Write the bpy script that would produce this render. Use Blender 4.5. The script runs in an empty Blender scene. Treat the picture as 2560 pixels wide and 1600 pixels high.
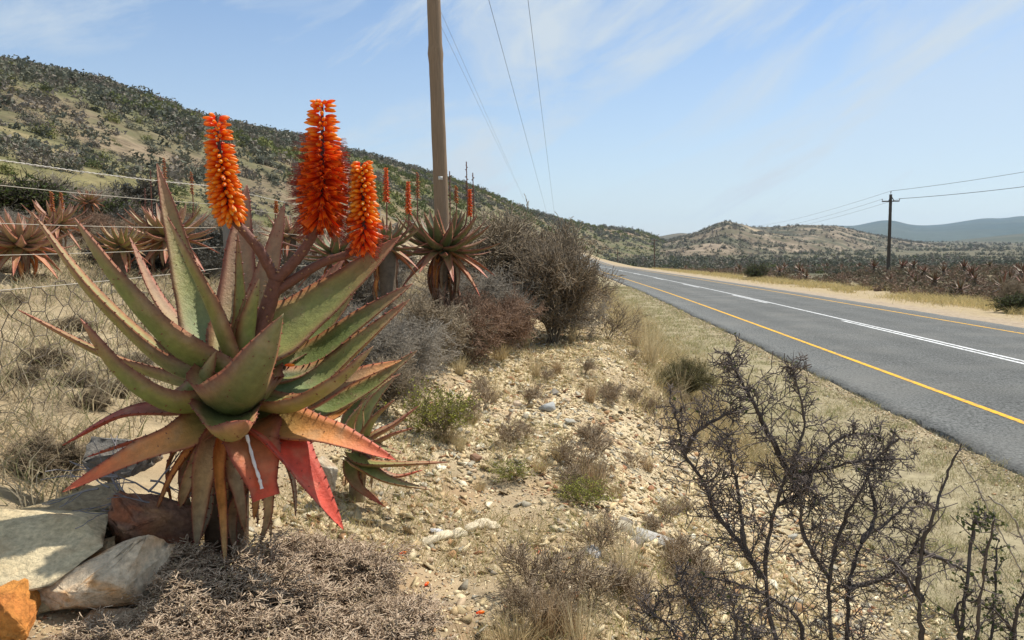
import bpy, bmesh, math, random
import numpy as np
from mathutils import Vector, Matrix

rng = np.random.default_rng(7)
random.seed(11)
S = bpy.context.scene
COL = S.collection

# ------------------------------------------------------------------ camera, sky, sun
F_PX, HOR = 1900.0, 612.0            # focal length and horizon row of the 2560 px wide picture
EYE = 1.55
PITCH = math.atan((800.0 - HOR) / F_PX)
cam_data = bpy.data.cameras.new('camera')
cam_data.sensor_width = 36.0
cam_data.lens = 36.0 * F_PX / 2560.0
cam_data.clip_start, cam_data.clip_end = 0.05, 30000.0
cam = bpy.data.objects.new('camera', cam_data)
COL.objects.link(cam)
cam.location = (0, 0, EYE)
cam.rotation_euler = (math.radians(90) - PITCH, 0, 0)
S.camera = cam
S.render.resolution_x, S.render.resolution_y = 1024, 640

SUN_EL, SUN_AZ = math.radians(58), math.radians(50)     # azimuth measured from +Y (ahead) towards +X (right)
world = bpy.data.worlds.new('World'); S.world = world
world.use_nodes = True
nt = world.node_tree; nt.nodes.clear()
def wn(t, **k):
    n = nt.nodes.new(t)
    for a, b in k.items(): setattr(n, a, b)
    return n
wl = nt.links.new
sky = wn('ShaderNodeTexSky', sky_type='NISHITA', sun_disc=False)
sky.sun_elevation = SUN_EL; sky.sun_rotation = SUN_AZ
sky.altitude = 400; sky.air_density = 1.0; sky.dust_density = .5; sky.ozone_density = 3.0
tc = wn('ShaderNodeTexCoord')
sep = wn('ShaderNodeSeparateXYZ'); wl(tc.outputs['Generated'], sep.inputs[0])
zadd = wn('ShaderNodeMath', operation='MAXIMUM'); wl(sep.outputs['Z'], zadd.inputs[0]); zadd.inputs[1].default_value = 0.0
# streaks of high cloud: noise over the sky direction, drawn out along a tilted axis
mp = wn('ShaderNodeMapping', vector_type='TEXTURE'); mp.inputs['Rotation'].default_value = (0, math.radians(-27), 0)
mp.inputs['Scale'].default_value = (1.0, 1.0, 0.26); mp.inputs['Location'].default_value = (0.35, 0.2, 0.9)
wl(tc.outputs['Generated'], mp.inputs[0])
cn = wn('ShaderNodeTexNoise'); cn.inputs['Scale'].default_value = 2.3; cn.inputs['Detail'].default_value = 9
cn.inputs['Roughness'].default_value = 0.62; cn.inputs['Distortion'].default_value = 0.9
wl(mp.outputs[0], cn.inputs['Vector'])
cr = wn('ShaderNodeMapRange'); cr.inputs['From Min'].default_value = 0.34; cr.inputs['From Max'].default_value = 0.62
cr.inputs['To Min'].default_value = 0.0; cr.inputs['To Max'].default_value = 0.95
wl(cn.outputs['Fac'], cr.inputs['Value'])
# thin high veil that thickens towards the horizon, as real cirrostratus seen edge-on does
hz = wn('ShaderNodeMapRange'); hz.inputs['From Min'].default_value = 0.38; hz.inputs['From Max'].default_value = 0.0
hz.inputs['To Min'].default_value = 0.0; hz.inputs['To Max'].default_value = 0.66
wl(zadd.outputs[0], hz.inputs['Value'])
# sheet of cirrostratus over the right half of the sky with a slanting, frayed edge
sh1 = wn('ShaderNodeMath', operation='MULTIPLY_ADD'); wl(sep.outputs['X'], sh1.inputs[0]); sh1.inputs[1].default_value = .304; sh1.inputs[2].default_value = .118 - .11
sh2 = wn('ShaderNodeMath', operation='SUBTRACT'); wl(sh1.outputs[0], sh2.inputs[0]); wl(sep.outputs['Z'], sh2.inputs[1])
sh3 = wn('ShaderNodeMath', operation='MULTIPLY_ADD'); wl(cn.outputs['Fac'], sh3.inputs[0]); sh3.inputs[1].default_value = .22; wl(sh2.outputs[0], sh3.inputs[2])
shr = wn('ShaderNodeMapRange', interpolation_type='SMOOTHSTEP'); shr.inputs['From Min'].default_value = -.05; shr.inputs['From Max'].default_value = .10; shr.inputs['To Max'].default_value = .62
wl(sh3.outputs[0], shr.inputs['Value'])
mx0 = wn('ShaderNodeMath', operation='MAXIMUM'); wl(cr.outputs[0], mx0.inputs[0]); wl(shr.outputs[0], mx0.inputs[1])
mxm = wn('ShaderNodeMath', operation='MAXIMUM'); wl(mx0.outputs[0], mxm.inputs[0]); wl(hz.outputs[0], mxm.inputs[1])
cmix = wn('ShaderNodeMix', data_type='RGBA'); wl(mxm.outputs[0], cmix.inputs['Factor'])
hs = wn('ShaderNodeHueSaturation'); hs.inputs['Saturation'].default_value = 1.10; hs.inputs['Value'].default_value = .97; wl(sky.outputs[0], hs.inputs['Color']); wl(hs.outputs[0], cmix.inputs['A']); cmix.inputs['B'].default_value = (4.5, 5.1, 5.6, 1)
bg = wn('ShaderNodeBackground'); bg.inputs['Strength'].default_value = 0.103
wl(cmix.outputs['Result'], bg.inputs['Color'])
wo = wn('ShaderNodeOutputWorld'); wl(bg.outputs[0], wo.inputs['Surface'])

sun_data = bpy.data.lights.new('sun', 'SUN'); sun_data.energy = 4.2; sun_data.angle = math.radians(0.53)
sun_data.color = (1.0, 0.945, 0.86)
sun = bpy.data.objects.new('sun', sun_data); COL.objects.link(sun)
sd = Vector((math.sin(SUN_AZ) * math.cos(SUN_EL), math.cos(SUN_AZ) * math.cos(SUN_EL), math.sin(SUN_EL)))
sun.rotation_euler = sd.to_track_quat('Z', 'Y').to_euler(); sun.location = (20, 20, 60)

S.view_settings.view_transform = 'Standard'; S.view_settings.look = 'None'
S.view_settings.gamma = 1.0; S.view_settings.use_curve_mapping = False
S.view_settings.exposure = 0.48
S.render.engine = 'CYCLES'
S.cycles.max_bounces = 6; S.cycles.transparent_max_bounces = 8; S.cycles.volume_bounces = 0

# ------------------------------------------------------------------ helpers
cP, sP = math.cos(PITCH), math.sin(PITCH)
def P(px, py, Z):
    """world point at depth Z (metres ahead) seen at that place of the picture"""
    cx, cy = (px - 1280.0) / F_PX, (800.0 - py) / F_PX
    d = np.array([cx, cP + cy * sP, -sP + cy * cP])
    return np.array([0, 0, EYE]) + d * (Z / d[1])

def hash2(ix, iy, seed):
    h = (ix.astype(np.int64) * 374761393 + iy.astype(np.int64) * 668265263 + seed * 1442695041) & 0xffffffff
    h = ((h ^ (h >> 13)) * 1274126177) & 0xffffffff
    return ((h ^ (h >> 16)) & 0xffff) / 65535.0
def vnoise(x, y, seed=0):
    ix, iy = np.floor(x), np.floor(y); fx, fy = x - ix, y - iy
    fx = fx * fx * (3 - 2 * fx); fy = fy * fy * (3 - 2 * fy)
    a, b = hash2(ix, iy, seed), hash2(ix + 1, iy, seed); c, d = hash2(ix, iy + 1, seed), hash2(ix + 1, iy + 1, seed)
    return (a * (1 - fx) + b * fx) * (1 - fy) + (c * (1 - fx) + d * fx) * fy
def fbm(x, y, seed=0, o=4):
    x = np.asarray(x, float); y = np.asarray(y, float); s = 0; a = .5; t = 0
    for k in range(o):
        s = s + a * vnoise(x, y, seed + k * 17); t += a; x = x * 2.03; y = y * 2.03; a *= .5
    return s / t
def sstep(a, b, x):
    t = np.clip((x - a) / (b - a), 0, 1); return t * t * (3 - 2 * t)
def lerp(a, b, t): return a + (b - a) * t
def nrm(v):
    v = np.asarray(v, float); return v / (np.linalg.norm(v, axis=-1, keepdims=True) + 1e-12)

def make_mesh(name, V, Fs, mat, col=None, smooth=False):
    V = np.ascontiguousarray(V, dtype=np.float32)
    if not isinstance(Fs, (list, tuple)): Fs = [Fs]
    Fs = [np.asarray(f, dtype=np.int32) for f in Fs if len(f)]
    me = bpy.data.meshes.new(name)
    me.vertices.add(len(V)); me.vertices.foreach_set('co', V.ravel())
    nl = sum(f.size for f in Fs); npoly = sum(len(f) for f in Fs)
    me.loops.add(nl); me.loops.foreach_set('vertex_index', np.concatenate([f.ravel() for f in Fs]))
    tot = np.concatenate([np.full(len(f), f.shape[1], np.int32) for f in Fs])
    st = np.concatenate([[0], np.cumsum(tot)[:-1]]).astype(np.int32)
    me.polygons.add(npoly); me.polygons.foreach_set('loop_start', st)
    me.update(calc_edges=True); me.validate()
    if col is not None:
        c = np.ones((len(V), 4), np.float32); c[:, :3] = col
        at = me.color_attributes.new('Col', 'FLOAT_COLOR', 'POINT'); at.data.foreach_set('color', c.ravel())
    if smooth: me.polygons.foreach_set('use_smooth', np.ones(npoly, bool))
    if mat is not None: me.materials.append(mat)
    return me
def link(name, me, parent=None, loc=None, mat4=None):
    o = bpy.data.objects.new(name, me); COL.objects.link(o)
    if parent is not None: o.parent = parent
    if loc is not None: o.location = loc
    if mat4 is not None: o.matrix_basis = mat4
    return o
def mobj(name, V, Fs, mat, parent=None, col=None, smooth=False):
    """mesh object whose vertices are in world space; origin is moved to the parent's"""
    V = np.asarray(V, float)
    if parent is not None: V = V - np.array(WLOC[parent.name])
    o = link(name, make_mesh(name, V, Fs, mat, col, smooth), parent)
    WLOC[o.name] = WLOC[parent.name] if parent is not None else (0, 0, 0)
    return o
WLOC = {}
def tag(o, label=None, cat=None, group=None, kind=None):
    if label: o['label'] = label
    if cat: o['category'] = cat
    if group: o['group'] = group
    if kind: o['kind'] = kind
    return o
def thing(name, loc, label, cat, group=None):
    o = link(name, None, None, tuple(float(v) for v in loc)); WLOC[o.name] = tuple(float(v) for v in loc)
    return tag(o, label, cat, group)
def solo(name, V, Fs, mat, loc, label, cat, group=None, col=None, smooth=False):
    V = np.asarray(V, float) - np.asarray(loc, float)
    o = link(name, make_mesh(name, V, Fs, mat, col, smooth), None, tuple(float(v) for v in loc))
    return tag(o, label, cat, group)
def struct(name, V, Fs, mat, col=None, smooth=True):
    o = mobj(name, V, Fs, mat, None, col, smooth); return tag(o, kind='structure')

class Geo:
    """collects vertices, faces and colours"""
    def __init__(s): s.V = []; s.F = {}; s.C = []; s.n = 0
    def add(s, V, F, c):
        V = np.asarray(V, float); F = np.asarray(F)
        s.V.append(V); s.F.setdefault(F.shape[1], []).append(F + s.n)
        c = np.asarray(c, float); s.C.append(np.broadcast_to(c, (len(V), 3)) if c.ndim == 1 else c)
        s.n += len(V)
    def out(s):
        return np.concatenate(s.V), [np.concatenate(f) for f in s.F.values()], np.concatenate(s.C)

def seg_tubes(A, B, r0, r1, k=3):
    A = np.asarray(A, float); B = np.asarray(B, float); n = len(A)
    r0 = np.broadcast_to(np.asarray(r0, float), (n,)); r1 = np.broadcast_to(np.asarray(r1, float), (n,))
    d = nrm(B - A); ref = np.where(np.abs(d[:, 2:3]) > .9, [[1., 0, 0]], [[0, 0, 1.]])
    a = nrm(np.cross(d, ref)); b = np.cross(d, a)
    th = np.arange(k) * 2 * np.pi / k
    ring = a[:, None, :] * np.cos(th)[None, :, None] + b[:, None, :] * np.sin(th)[None, :, None]
    V = np.concatenate([A[:, None] + ring * r0[:, None, None], B[:, None] + ring * r1[:, None, None]], 1).reshape(-1, 3)
    i = np.arange(k); q = np.stack([i, (i + 1) % k, (i + 1) % k + k, i + k], 1)
    Fq = (q[None] + (np.arange(n) * 2 * k)[:, None, None]).reshape(-1, 4)
    return V, Fq
def polytube(pts, rad, k=6, cap=True):
    pts = np.asarray(pts, float); n = len(pts); rad = np.broadcast_to(np.asarray(rad, float), (n,))
    t = nrm(np.gradient(pts, axis=0)); ref = np.array([0.31, 0.17, 0.93]) if abs(t[0][2]) < .8 else np.array([1., .2, 0])
    a = nrm(np.cross(t, ref)); b = np.cross(t, a)
    th = np.arange(k) * 2 * np.pi / k
    V = (pts[:, None] + (a[:, None] * np.cos(th)[None, :, None] + b[:, None] * np.sin(th)[None, :, None]) * rad[:, None, None]).reshape(-1, 3)
    i = np.arange(k); F = np.concatenate([np.stack([i, (i + 1) % k, (i + 1) % k + k, i + k], 1) + j * k for j in range(n - 1)])
    return V, F
def spline(pts, n):
    """Catmull-Rom through the points"""
    pts = np.asarray(pts, float); m = len(pts)
    e = np.vstack([2 * pts[0] - pts[1], pts, 2 * pts[-1] - pts[-2]])
    u = np.linspace(0, m - 1 - 1e-9, n); i = u.astype(int); f = (u - i)[:, None]
    p0, p1, p2, p3 = e[i], e[i + 1], e[i + 2], e[i + 3]
    return .5 * (2 * p1 + (p2 - p0) * f + (2 * p0 - 5 * p1 + 4 * p2 - p3) * f ** 2 + (3 * p1 - p0 - 3 * p2 + p3) * f ** 3)

# ------------------------------------------------------------------ materials
def vmat(name, rough=.8, nscale=30, namp=.25, bump=.0, bscale=60, spec=.3, trans=0., tint=None, hue=None, coat=0.):
    """colour from the mesh's own colour attribute, broken up by object-space noise"""
    m = bpy.data.materials.new(name); m.use_nodes = True; t = m.node_tree; t.nodes.clear()
    N = t.nodes.new; L = t.links.new
    out = N('ShaderNodeOutputMaterial'); bs = N('ShaderNodeBsdfPrincipled')
    at = N('ShaderNodeVertexColor'); at.layer_name = 'Col'
    geo = N('ShaderNodeNewGeometry')
    n1 = N('ShaderNodeTexNoise'); n1.inputs['Scale'].default_value = nscale; n1.inputs['Detail'].default_value = 5
    n1.inputs['Roughness'].default_value = .65
    L(geo.outputs['Position'], n1.inputs['Vector'])
    mr = N('ShaderNodeMapRange'); mr.inputs['From Min'].default_value = .25; mr.inputs['From Max'].default_value = .75
    mr.inputs['To Min'].default_value = 1 - namp; mr.inputs['To Max'].default_value = 1 + namp
    L(n1.outputs['Fac'], mr.inputs['Value'])
    mul = N('ShaderNodeVectorMath'); mul.operation = 'SCALE'; L(at.outputs['Color'], mul.inputs[0]); L(mr.outputs[0], mul.inputs['Scale'])
    c = mul.outputs[0]
    if hue is not None:
        n2 = N('ShaderNodeTexNoise'); n2.inputs['Scale'].default_value = hue[1]; n2.inputs['Detail'].default_value = 4
        L(geo.outputs['Position'], n2.inputs['Vector'])
        m2 = N('ShaderNodeMapRange'); m2.inputs['From Min'].default_value = hue[2]; m2.inputs['From Max'].default_value = hue[3]
        m2.inputs['To Max'].default_value = hue[4]
        L(n2.outputs['Fac'], m2.inputs['Value'])
        mx = N('ShaderNodeMix'); mx.data_type = 'RGBA'; L(m2.outputs[0], mx.inputs['Factor']); L(c, mx.inputs['A'])
        mx.inputs['B'].default_value = (*hue[0], 1); c = mx.outputs['Result']
    L(c, bs.inputs['Base Color'])
    bs.inputs['Roughness'].default_value = rough; bs.inputs['Specular IOR Level'].default_value = spec
    if bump:
        n3 = N('ShaderNodeTexNoise'); n3.inputs['Scale'].default_value = bscale; n3.inputs['Detail'].default_value = 6
        n3.inputs['Roughness'].default_value = .7; L(geo.outputs['Position'], n3.inputs['Vector'])
        bp = N('ShaderNodeBump'); bp.inputs['Strength'].default_value = min(bump, 1); bp.inputs['Distance'].default_value = .01 * max(bump, 1)
        L(n3.outputs['Fac'], bp.inputs['Height']); L(bp.outputs[0], bs.inputs['Normal'])
    sh = bs.outputs[0]
    if trans:
        tr = N('ShaderNodeBsdfTranslucent'); L(c, tr.inputs['Color'])
        ms = N('ShaderNodeMixShader'); ms.inputs[0].default_value = trans; L(sh, ms.inputs[1]); L(tr.outputs[0], ms.inputs[2]); sh = ms.outputs[0]
    L(sh, out.inputs['Surface'])
    return m
M_GROUND = vmat('soil', .95, 9, .28, 1.2, 70, .1, hue=((.20, .15, .10), 2.3, .52, .72, .55))
M_STONE = vmat('stone', .85, 45, .22, .5, 140, .25)
M_ROCK = vmat('rock', .9, 45, .42, 1.3, 70, .2, hue=((.52, .26, .09), 5.5, .55, .75, .55))
M_ALOE = vmat('aloe_leaf', .55, 34, .22, .5, 70, .4, hue=((.40, .28, .15), 11, .54, .74, .5))
M_THORN = vmat('thorn', .5, 40, .2, 0, 10, .4)
M_BUD = vmat('flower', .38, 60, .12, 0, 10, .5, trans=.45)
M_STALK = vmat('flower_stalk', .6, 60, .3, .6, 120, .35)
M_DEAD = vmat('dead_leaf', .8, 26, .35, .8, 70, .2, trans=.1)
M_TWIG = vmat('twig', .85, 35, .3, .3, 90, .2)
M_GRASS = vmat('dry_grass', .8, 12, .25, 0, 10, .2, trans=.45)
M_LEAF = vmat('shrub_leaf', .7, 8, .3, 0, 10, .25, trans=.2)
M_SCRUB = vmat('scrub', .9, .6, .35, 0, 10, .1, trans=.1)
M_HILL = vmat('hillside', .97, .9, .6, 4, 1.5, .05, hue=((.12, .12, .06), .13, .46, .62, .7))
M_HILL2 = vmat('stony_hill', .97, .05, .5, 0, 1, .05, hue=((.09, .09, .055), .04, .54, .62, .6))
M_FARHILL = vmat('far_hill', .97, .02, .25, 0, 1, .05)
M_ASPH = vmat('asphalt', .92, 26, 1.0, 2.2, 40, .12, hue=((.20, .195, .175), .55, .45, .75, .5))
M_PAINT = vmat('road_paint', .75, 40, .14, .3, 190, .3)
M_LINE = vmat('worn_line', .8, 45, .22, .6, 75, .2, hue=((.15, .145, .13), 9, .50, .62, .6))
M_WOOD = vmat('weathered_wood', .85, 22, .25, .8, 60, .2)
M_WIRE = vmat('wire', .55, 30, .2, 0, 10, .4)

# wood with grain along the pole
def wood_grain(m):
    t = m.node_tree
    for n in t.nodes:
        if n.type == 'TEX_NOISE':
            mp = t.nodes.new('ShaderNodeMapping'); mp.inputs['Scale'].default_value = (4, 4, .16)
            src = n.inputs['Vector'].links[0].from_socket
            t.links.new(src, mp.inputs[0]); t.links.new(mp.outputs[0], n.inputs['Vector'])
wood_grain(M_WOOD)

# ------------------------------------------------------------------ lie of the land
_ry = np.array([-40, 0, 10.8, 20, 37.6, 50, 95, 197, 300, 400, 600, 3000.])
_rx = np.array([7.0, 10.2, 11.0, 11.7, 13.0, 13.85, 16.4, 21.2, 25.3, 29.5, 38., 140.])
_rz = np.array([-.25, -.80, -.96, -1.09, -1.35, -1.53, -2.2, -3.72, -3.4, -2.0, 2.0, 60.])
_Y = np.linspace(-40, 3000, 12161)
def _smooth(a):
    k = np.ones(61) / 61; p = np.pad(a, 30, mode='edge'); return np.convolve(p, k, 'valid')
_RX, _RZ = _smooth(np.interp(_Y, _ry, _rx)), _smooth(np.interp(_Y, _ry, _rz))
def road_cx(y): return np.interp(y, _Y, _RX)
def road_z(y): return np.interp(y, _Y, _RZ)
def left_d(x, y): return road_cx(y) - 5.15 - x          # metres left of the asphalt edge
_py = np.array([0, 75, 110, 150, 300, 450, 1000, 2000, 9000.]); _pz = np.array([-.75, -1.35, -2.5, -4.4, -7.4, -7.8, -4., 8., 40.])
def terrain(x, y, fine=True):
    x = np.asarray(x, float); y = np.asarray(y, float)
    zr = road_z(np.clip(y, -40, 620)); d = left_d(x, y)
    zc = -np.clip(y - 15, 0, 150) * .0125 + np.clip(y - 220, 0, 400) * .012
    v = d - 4.6
    up = .26 * np.clip(v - 1, 0, 2.3) + .16 * np.clip(v - 3.3, 0, 16.7) + .03 * np.clip(v - 20, 0, 200)
    bankn = .9 * (fbm(y * .16, x * 0 + 3, 5, 2) - .5)
    zl = lerp(zr - .06, zc + up, sstep(2.5 + bankn, 4.9 + bankn, d))
    dr = -d - 10.05
    plain = np.interp(y, _py, _pz)
    zrt = lerp(zr - .07, plain + .012 * np.clip(dr, 0, 40), sstep(2.5, 14, dr))
    z = np.where(d > 0, zl, np.where(dr > 0, zrt, zr - .16))
    off = np.minimum(np.clip(d, 0, 1), 1) * (d > 0) + np.clip(dr, 0, 1) * (dr > 0)
    rough = off * np.where(d > 0, .35 + .65 * sstep(2, 4, d), .5)
    if fine:
        z = z + rough * (.16 * (fbm(x * .7, y * .7, 1) - .5) + .05 * (fbm(x * 4, y * 4, 2, 3) - .5))
    far = sstep(30, 200, np.hypot(x, y)) * sstep(4, 40, off * np.maximum(d, dr))
    z = z + far * 1.6 * (fbm(x * .02, y * .02, 9) - .5)
    return z
def tz(x, y): return float(terrain(np.array([x]), np.array([y]))[0])

# ------------------------------------------------------------------ ground sheet
def build_ground():
    ys = [-6.0]
    while ys[-1] < 9000: ys.append(ys[-1] + max(.055 if ys[-1] > 1.5 else .3, .0135 * abs(ys[-1])))
    ys = np.array(ys)
    t = np.linspace(-1, 1, 441); k = 6.2
    s = np.sinh(k * t) / np.sinh(k)
    W = 60 + .95 * np.clip(ys, 0, None)
    c0 = np.interp(ys, [0, 10, 60, 400, 9000], [1.2, 1.8, 5, 30, 30])
    X = c0[:, None] + s[None] * W[:, None]; Y = np.broadcast_to(ys[:, None], X.shape)
    Z = terrain(X, Y)
    x, y = X.ravel(), Y.ravel(); d = left_d(x, y); dr = -d - 10.05
    n1, n2, n3 = fbm(x * .9, y * .9, 21), fbm(x * 3.3, y * 3.3, 22), fbm(x * .25, y * .25, 23)
    soil = np.array([.42, .325, .20]); cream = np.array([.62, .51, .325]); orange = np.array([.40, .24, .12])
    straw = np.array([.35, .275, .165]); green = np.array([.20, .20, .085]); dirt = np.array([.37, .295, .21]); veg = np.array([.105, .10, .062])
    c = lerp(soil, cream, (sstep(.42, .62, n1) * .9)[:, None])
    c = lerp(c, orange, (sstep(.55, .75, n2) * .5)[:, None])
    c = lerp(c, straw, (sstep(1.6, 3.5, d - 4.6) * .75)[:, None])
    sh = sstep(3.6, 2.6, d) * (d > 0)
    shc = lerp(np.array([.34, .29, .18]), green, (sstep(.5, .75, n1) * .4)[:, None]); shc = lerp(shc, np.array([.36, .28, .18]), (sstep(.55, .1, d + n2 * .8 - .4) * .7)[:, None])
    c = lerp(c, shc, sh[:, None])
    lv = sstep(10, 30, d)
    c = lerp(c, lerp(straw * .8, veg, sstep(.35, .6, n3)[:, None]), lv[:, None])
    rt = (dr > -1).astype(float)
    rc = lerp(dirt, straw * 1.1, sstep(1.4, 3.0, dr + n1 * 1.2)[:, None])
    rc = lerp(rc, lerp(veg, straw * .55, sstep(.5, .8, n3)[:, None]), sstep(6, 11, dr + n1 * 2)[:, None])
    c = lerp(c, rc, rt[:, None])
    r, q = X.shape; idx = np.arange(r * q).reshape(r, q)
    F = np.stack([idx[:-1, :-1], idx[:-1, 1:], idx[1:, 1:], idx[1:, :-1]], -1).reshape(-1, 4)
    struct('ground', np.stack([x, y, Z.ravel()], 1), F, M_GROUND, c)
build_ground()

# ------------------------------------------------------------------ road with its markings
def ribbon(u0, u1, y0, y1, lift, step=.5, jit0=0, jit1=0, seed=0, nx=2, drop=False):
    ys = [y0]
    while ys[-1] < y1: ys.append(min(y1, ys[-1] + max(step, .012 * ys[-1])))
    ys = np.array(ys); cx = road_cx(ys); zz = road_z(ys) + lift
    g = np.gradient(cx, ys); nx_ = 1 / np.sqrt(1 + g * g); ny_ = -g * nx_
    a = u0 + jit0 * (fbm(ys * 2.2, ys * 0 + seed, seed, 4) - .5) * 2; b = u1 + jit1 * (fbm(ys * 2.2, ys * 0 + seed + 9, seed + 5, 4) - .5) * 2
    us = a[:, None] + (b - a)[:, None] * np.linspace(0, 1, nx)[None]
    X = cx[:, None] + us * nx_[:, None]; Yy = ys[:, None] + us * ny_[:, None]; Zz = np.broadcast_to(zz[:, None], X.shape).copy()
    Zz = Zz - .02 * np.abs(us) / 4
    if drop:
        X = np.concatenate([X[:, :1] - .02, X, X[:, -1:] + .02], 1); Yy = np.concatenate([Yy[:, :1], Yy, Yy[:, -1:]], 1); Zz = np.concatenate([Zz[:, :1] - .12, Zz, Zz[:, -1:] - .12], 1)
    r, q = X.shape; idx = np.arange(r * q).reshape(r, q)
    F = np.stack([idx[:-1, :-1], idx[:-1, 1:], idx[1:, 1:], idx[1:, :-1]], -1).reshape(-1, 4)
    return np.stack([X, Yy, Zz], -1).reshape(-1, 3), F
V, Fq = ribbon(-5.15, 4.9, -6, 620, 0, .12, .13, .10, 3, 31, True)
uu = np.tile(np.concatenate([[-5.15], np.linspace(-5.15, 4.9, 31), [4.9]]), len(V) // 33)
trk = sum(np.exp(-((uu - a) / .38) ** 2) for a in (-2.75, -1.1, 1.1, 2.75))
cc = np.array([.132, .135, .128]) * (1 - .13 * trk + .16 * sstep(3.9, 5.0, np.abs(uu)) + .12 * (fbm(V[:, 0] * .5, V[:, 1] * .12, 17) - .5))[:, None]
road = struct('road', V, Fq, M_ASPH, cc)
YEL, WHT = np.array([.74, .40, .02]), np.array([.72, .73, .72])
def mark(u, w, y0, y1, colr, nm):
    V, Fq = ribbon(u - w / 2, u + w / 2, y0, y1, .005, .5); mobj(nm, V, Fq, M_LINE, road, colr)
mark(-3.7, .12, -4, 600, YEL, 'edge_line'); mark(3.7, .12, -4, 600, YEL, 'edge_line')
mark(.0, .11, -4, 600, WHT, 'centre_line')
for (a, b) in ((-4, 27.5), (38, 46), (57, 64), (76, 83), (96, 104), (118, 126)): mark(-.23, .11, a, b, WHT, 'barrier_line')

# ------------------------------------------------------------------ hills
def hill(name, ridge, foot, mat, colf, ncol=260, nrow=70, amp=.035, prof=.85, back=1.25, seed=3, zfoot=None):
    """ridge: (column, row, distance) of the crest; foot: (column, distance) of the toe line"""
    ridge = np.array(ridge, float); foot = np.array(foot, float)
    px = np.linspace(ridge[0, 0], ridge[-1, 0], ncol)
    sm = lambda a: np.convolve(np.pad(a, 4, mode='edge'), np.ones(9) / 9, 'valid')
    py = sm(np.interp(px, ridge[:, 0], ridge[:, 1])); D = sm(np.interp(px, ridge[:, 0], ridge[:, 2])); Df = sm(np.interp(px, foot[:, 0], foot[:, 1]))
    tx = (px - 1280) / F_PX
    top = np.array([P(a, b, c) for a, b, c in zip(px, py, D)])
    s = np.concatenate([np.linspace(0, 1, nrow), [1.06, back, back + .5]])
    Yy = Df[:, None] + (D - Df)[:, None] * s[None]; X = tx[:, None] * Yy
    z0 = (terrain(X[:, 0], Yy[:, 0], False) if zfoot is None else np.full(ncol, zfoot)) - .4
    sc = np.clip(s, 0, 1)
    pr = np.where(s <= 1, sc ** prof, 1 - (s - 1) * .9)
    Z = z0[:, None] + (top[:, 2] - z0)[:, None] * pr[None]
    H = (top[:, 2] - z0)
    Ls = (D - Df).mean()
    n = fbm(X / Ls * 9, Yy / Ls * 9, seed, 5) - .5
    env = np.sin(np.pi * np.clip(s, 0, 1)) ** .7
    Z = Z + n * H[:, None] * amp * 8 * env[None]
    c = colf(px[:, None] + 0 * s[None], s[None] + 0 * px[:, None], X, Yy, Z)
    r, q = X.shape; idx = np.arange(r * q).reshape(r, q)
    Fq = np.stack([idx[:-1, :-1], idx[1:, :-1], idx[1:, 1:], idx[:-1, 1:]], -1).reshape(-1, 4)
    struct(name, np.stack([X, Yy, Z], -1).reshape(-1, 3), Fq, mat, c.reshape(-1, 3))
    return px, s, X, Yy, Z
def col_left(px, s, X, Y, Z):
    n = fbm(X * .05, Y * .05, 41); m = fbm(X * .22, Y * .22, 42); k = fbm(X * .015, Y * .015, 43)
    c = lerp(np.array([.175, .135, .088]), np.array([.12, .12, .062]), sstep(.38, .6, n)[..., None])
    c = lerp(c, np.array([.30, .23, .155]), (sstep(.56, .72, m) * .45)[..., None])
    c = lerp(c, np.array([.32, .235, .09]), (sstep(.52, .64, k) * sstep(.55, .15, s) * .25)[..., None])
    c = lerp(c, np.array([.30, .19, .13]), (sstep(.5, .62, fbm(X * .03, Y * .03, 77)) * sstep(.5, .8, s) * .6)[..., None])
    return c
LH = hill('hillside', [(-500, 110, 140), (-200, 145, 155), (0, 163, 170), (70, 165, 175), (170, 187, 185), (300, 224, 200), (500, 292, 225), (640, 322, 245), (760, 347, 262),
     (900, 386, 300), (1080, 432, 380), (1200, 472, 470), (1300, 518, 560), (1380, 543, 650), (1482, 564, 800), (1585, 573, 950), (1640, 592, 1000), (1700, 622, 1050)],
    [(-500, 22), (0, 25), (400, 32), (700, 42), (900, 58), (1100, 95), (1250, 160), (1380, 300), (1480, 420), (1600, 520), (1700, 600)], M_HILL, col_left, 420, 110, .018, .9, 1.2, 3)
def col_cone(px, s, X, Y, Z):
    n = fbm(X * .012, Y * .012, 51); m = fbm(X * .045, Y * .045, 52)
    c = lerp(np.array([.18, .145, .10]), np.array([.10, .095, .062]), sstep(.4, .62, n)[..., None])
    c = lerp(c, np.array([.29, .23, .165]), (sstep(.52, .66, m) * .75)[..., None])
    st = (px - 1815) - (1 - s) * 190                      # tilted rock strata running down the face
    for a, w, cc in ((-12, 10, (.42, .34, .24)), (8, 13, (.05, .055, .045)), (34, 13, (.36, .28, .18)), (64, 20, (.055, .06, .045)), (110, 13, (.08, .08, .055))):
        f = np.exp(-((st - a + 18 * (n - .5)) / w) ** 2) * sstep(.25, .45, s) * sstep(-8, 10, px - 1808 + 0 * s)
        c = lerp(c, np.array(cc), (f * .8)[..., None])
    return c
CH = hill('conical_hill', [(1560, 640, 1150), (1640, 607, 1150), (1700, 592, 1120), (1745, 578, 1100), (1785, 559, 1090), (1812, 551, 1090), (1850, 561, 1100), (1880, 568, 1120), (1930, 567, 1180),
     (2000, 562, 1250), (2087, 565, 1300), (2160, 582, 1330), (2260, 601, 1350), (2360, 612, 1350)], [(1560, 520), (1800, 560), (2100, 800), (2360, 1200)], M_HILL2, col_cone, 300, 70, .06, .8, 1.2, 8)
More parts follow.
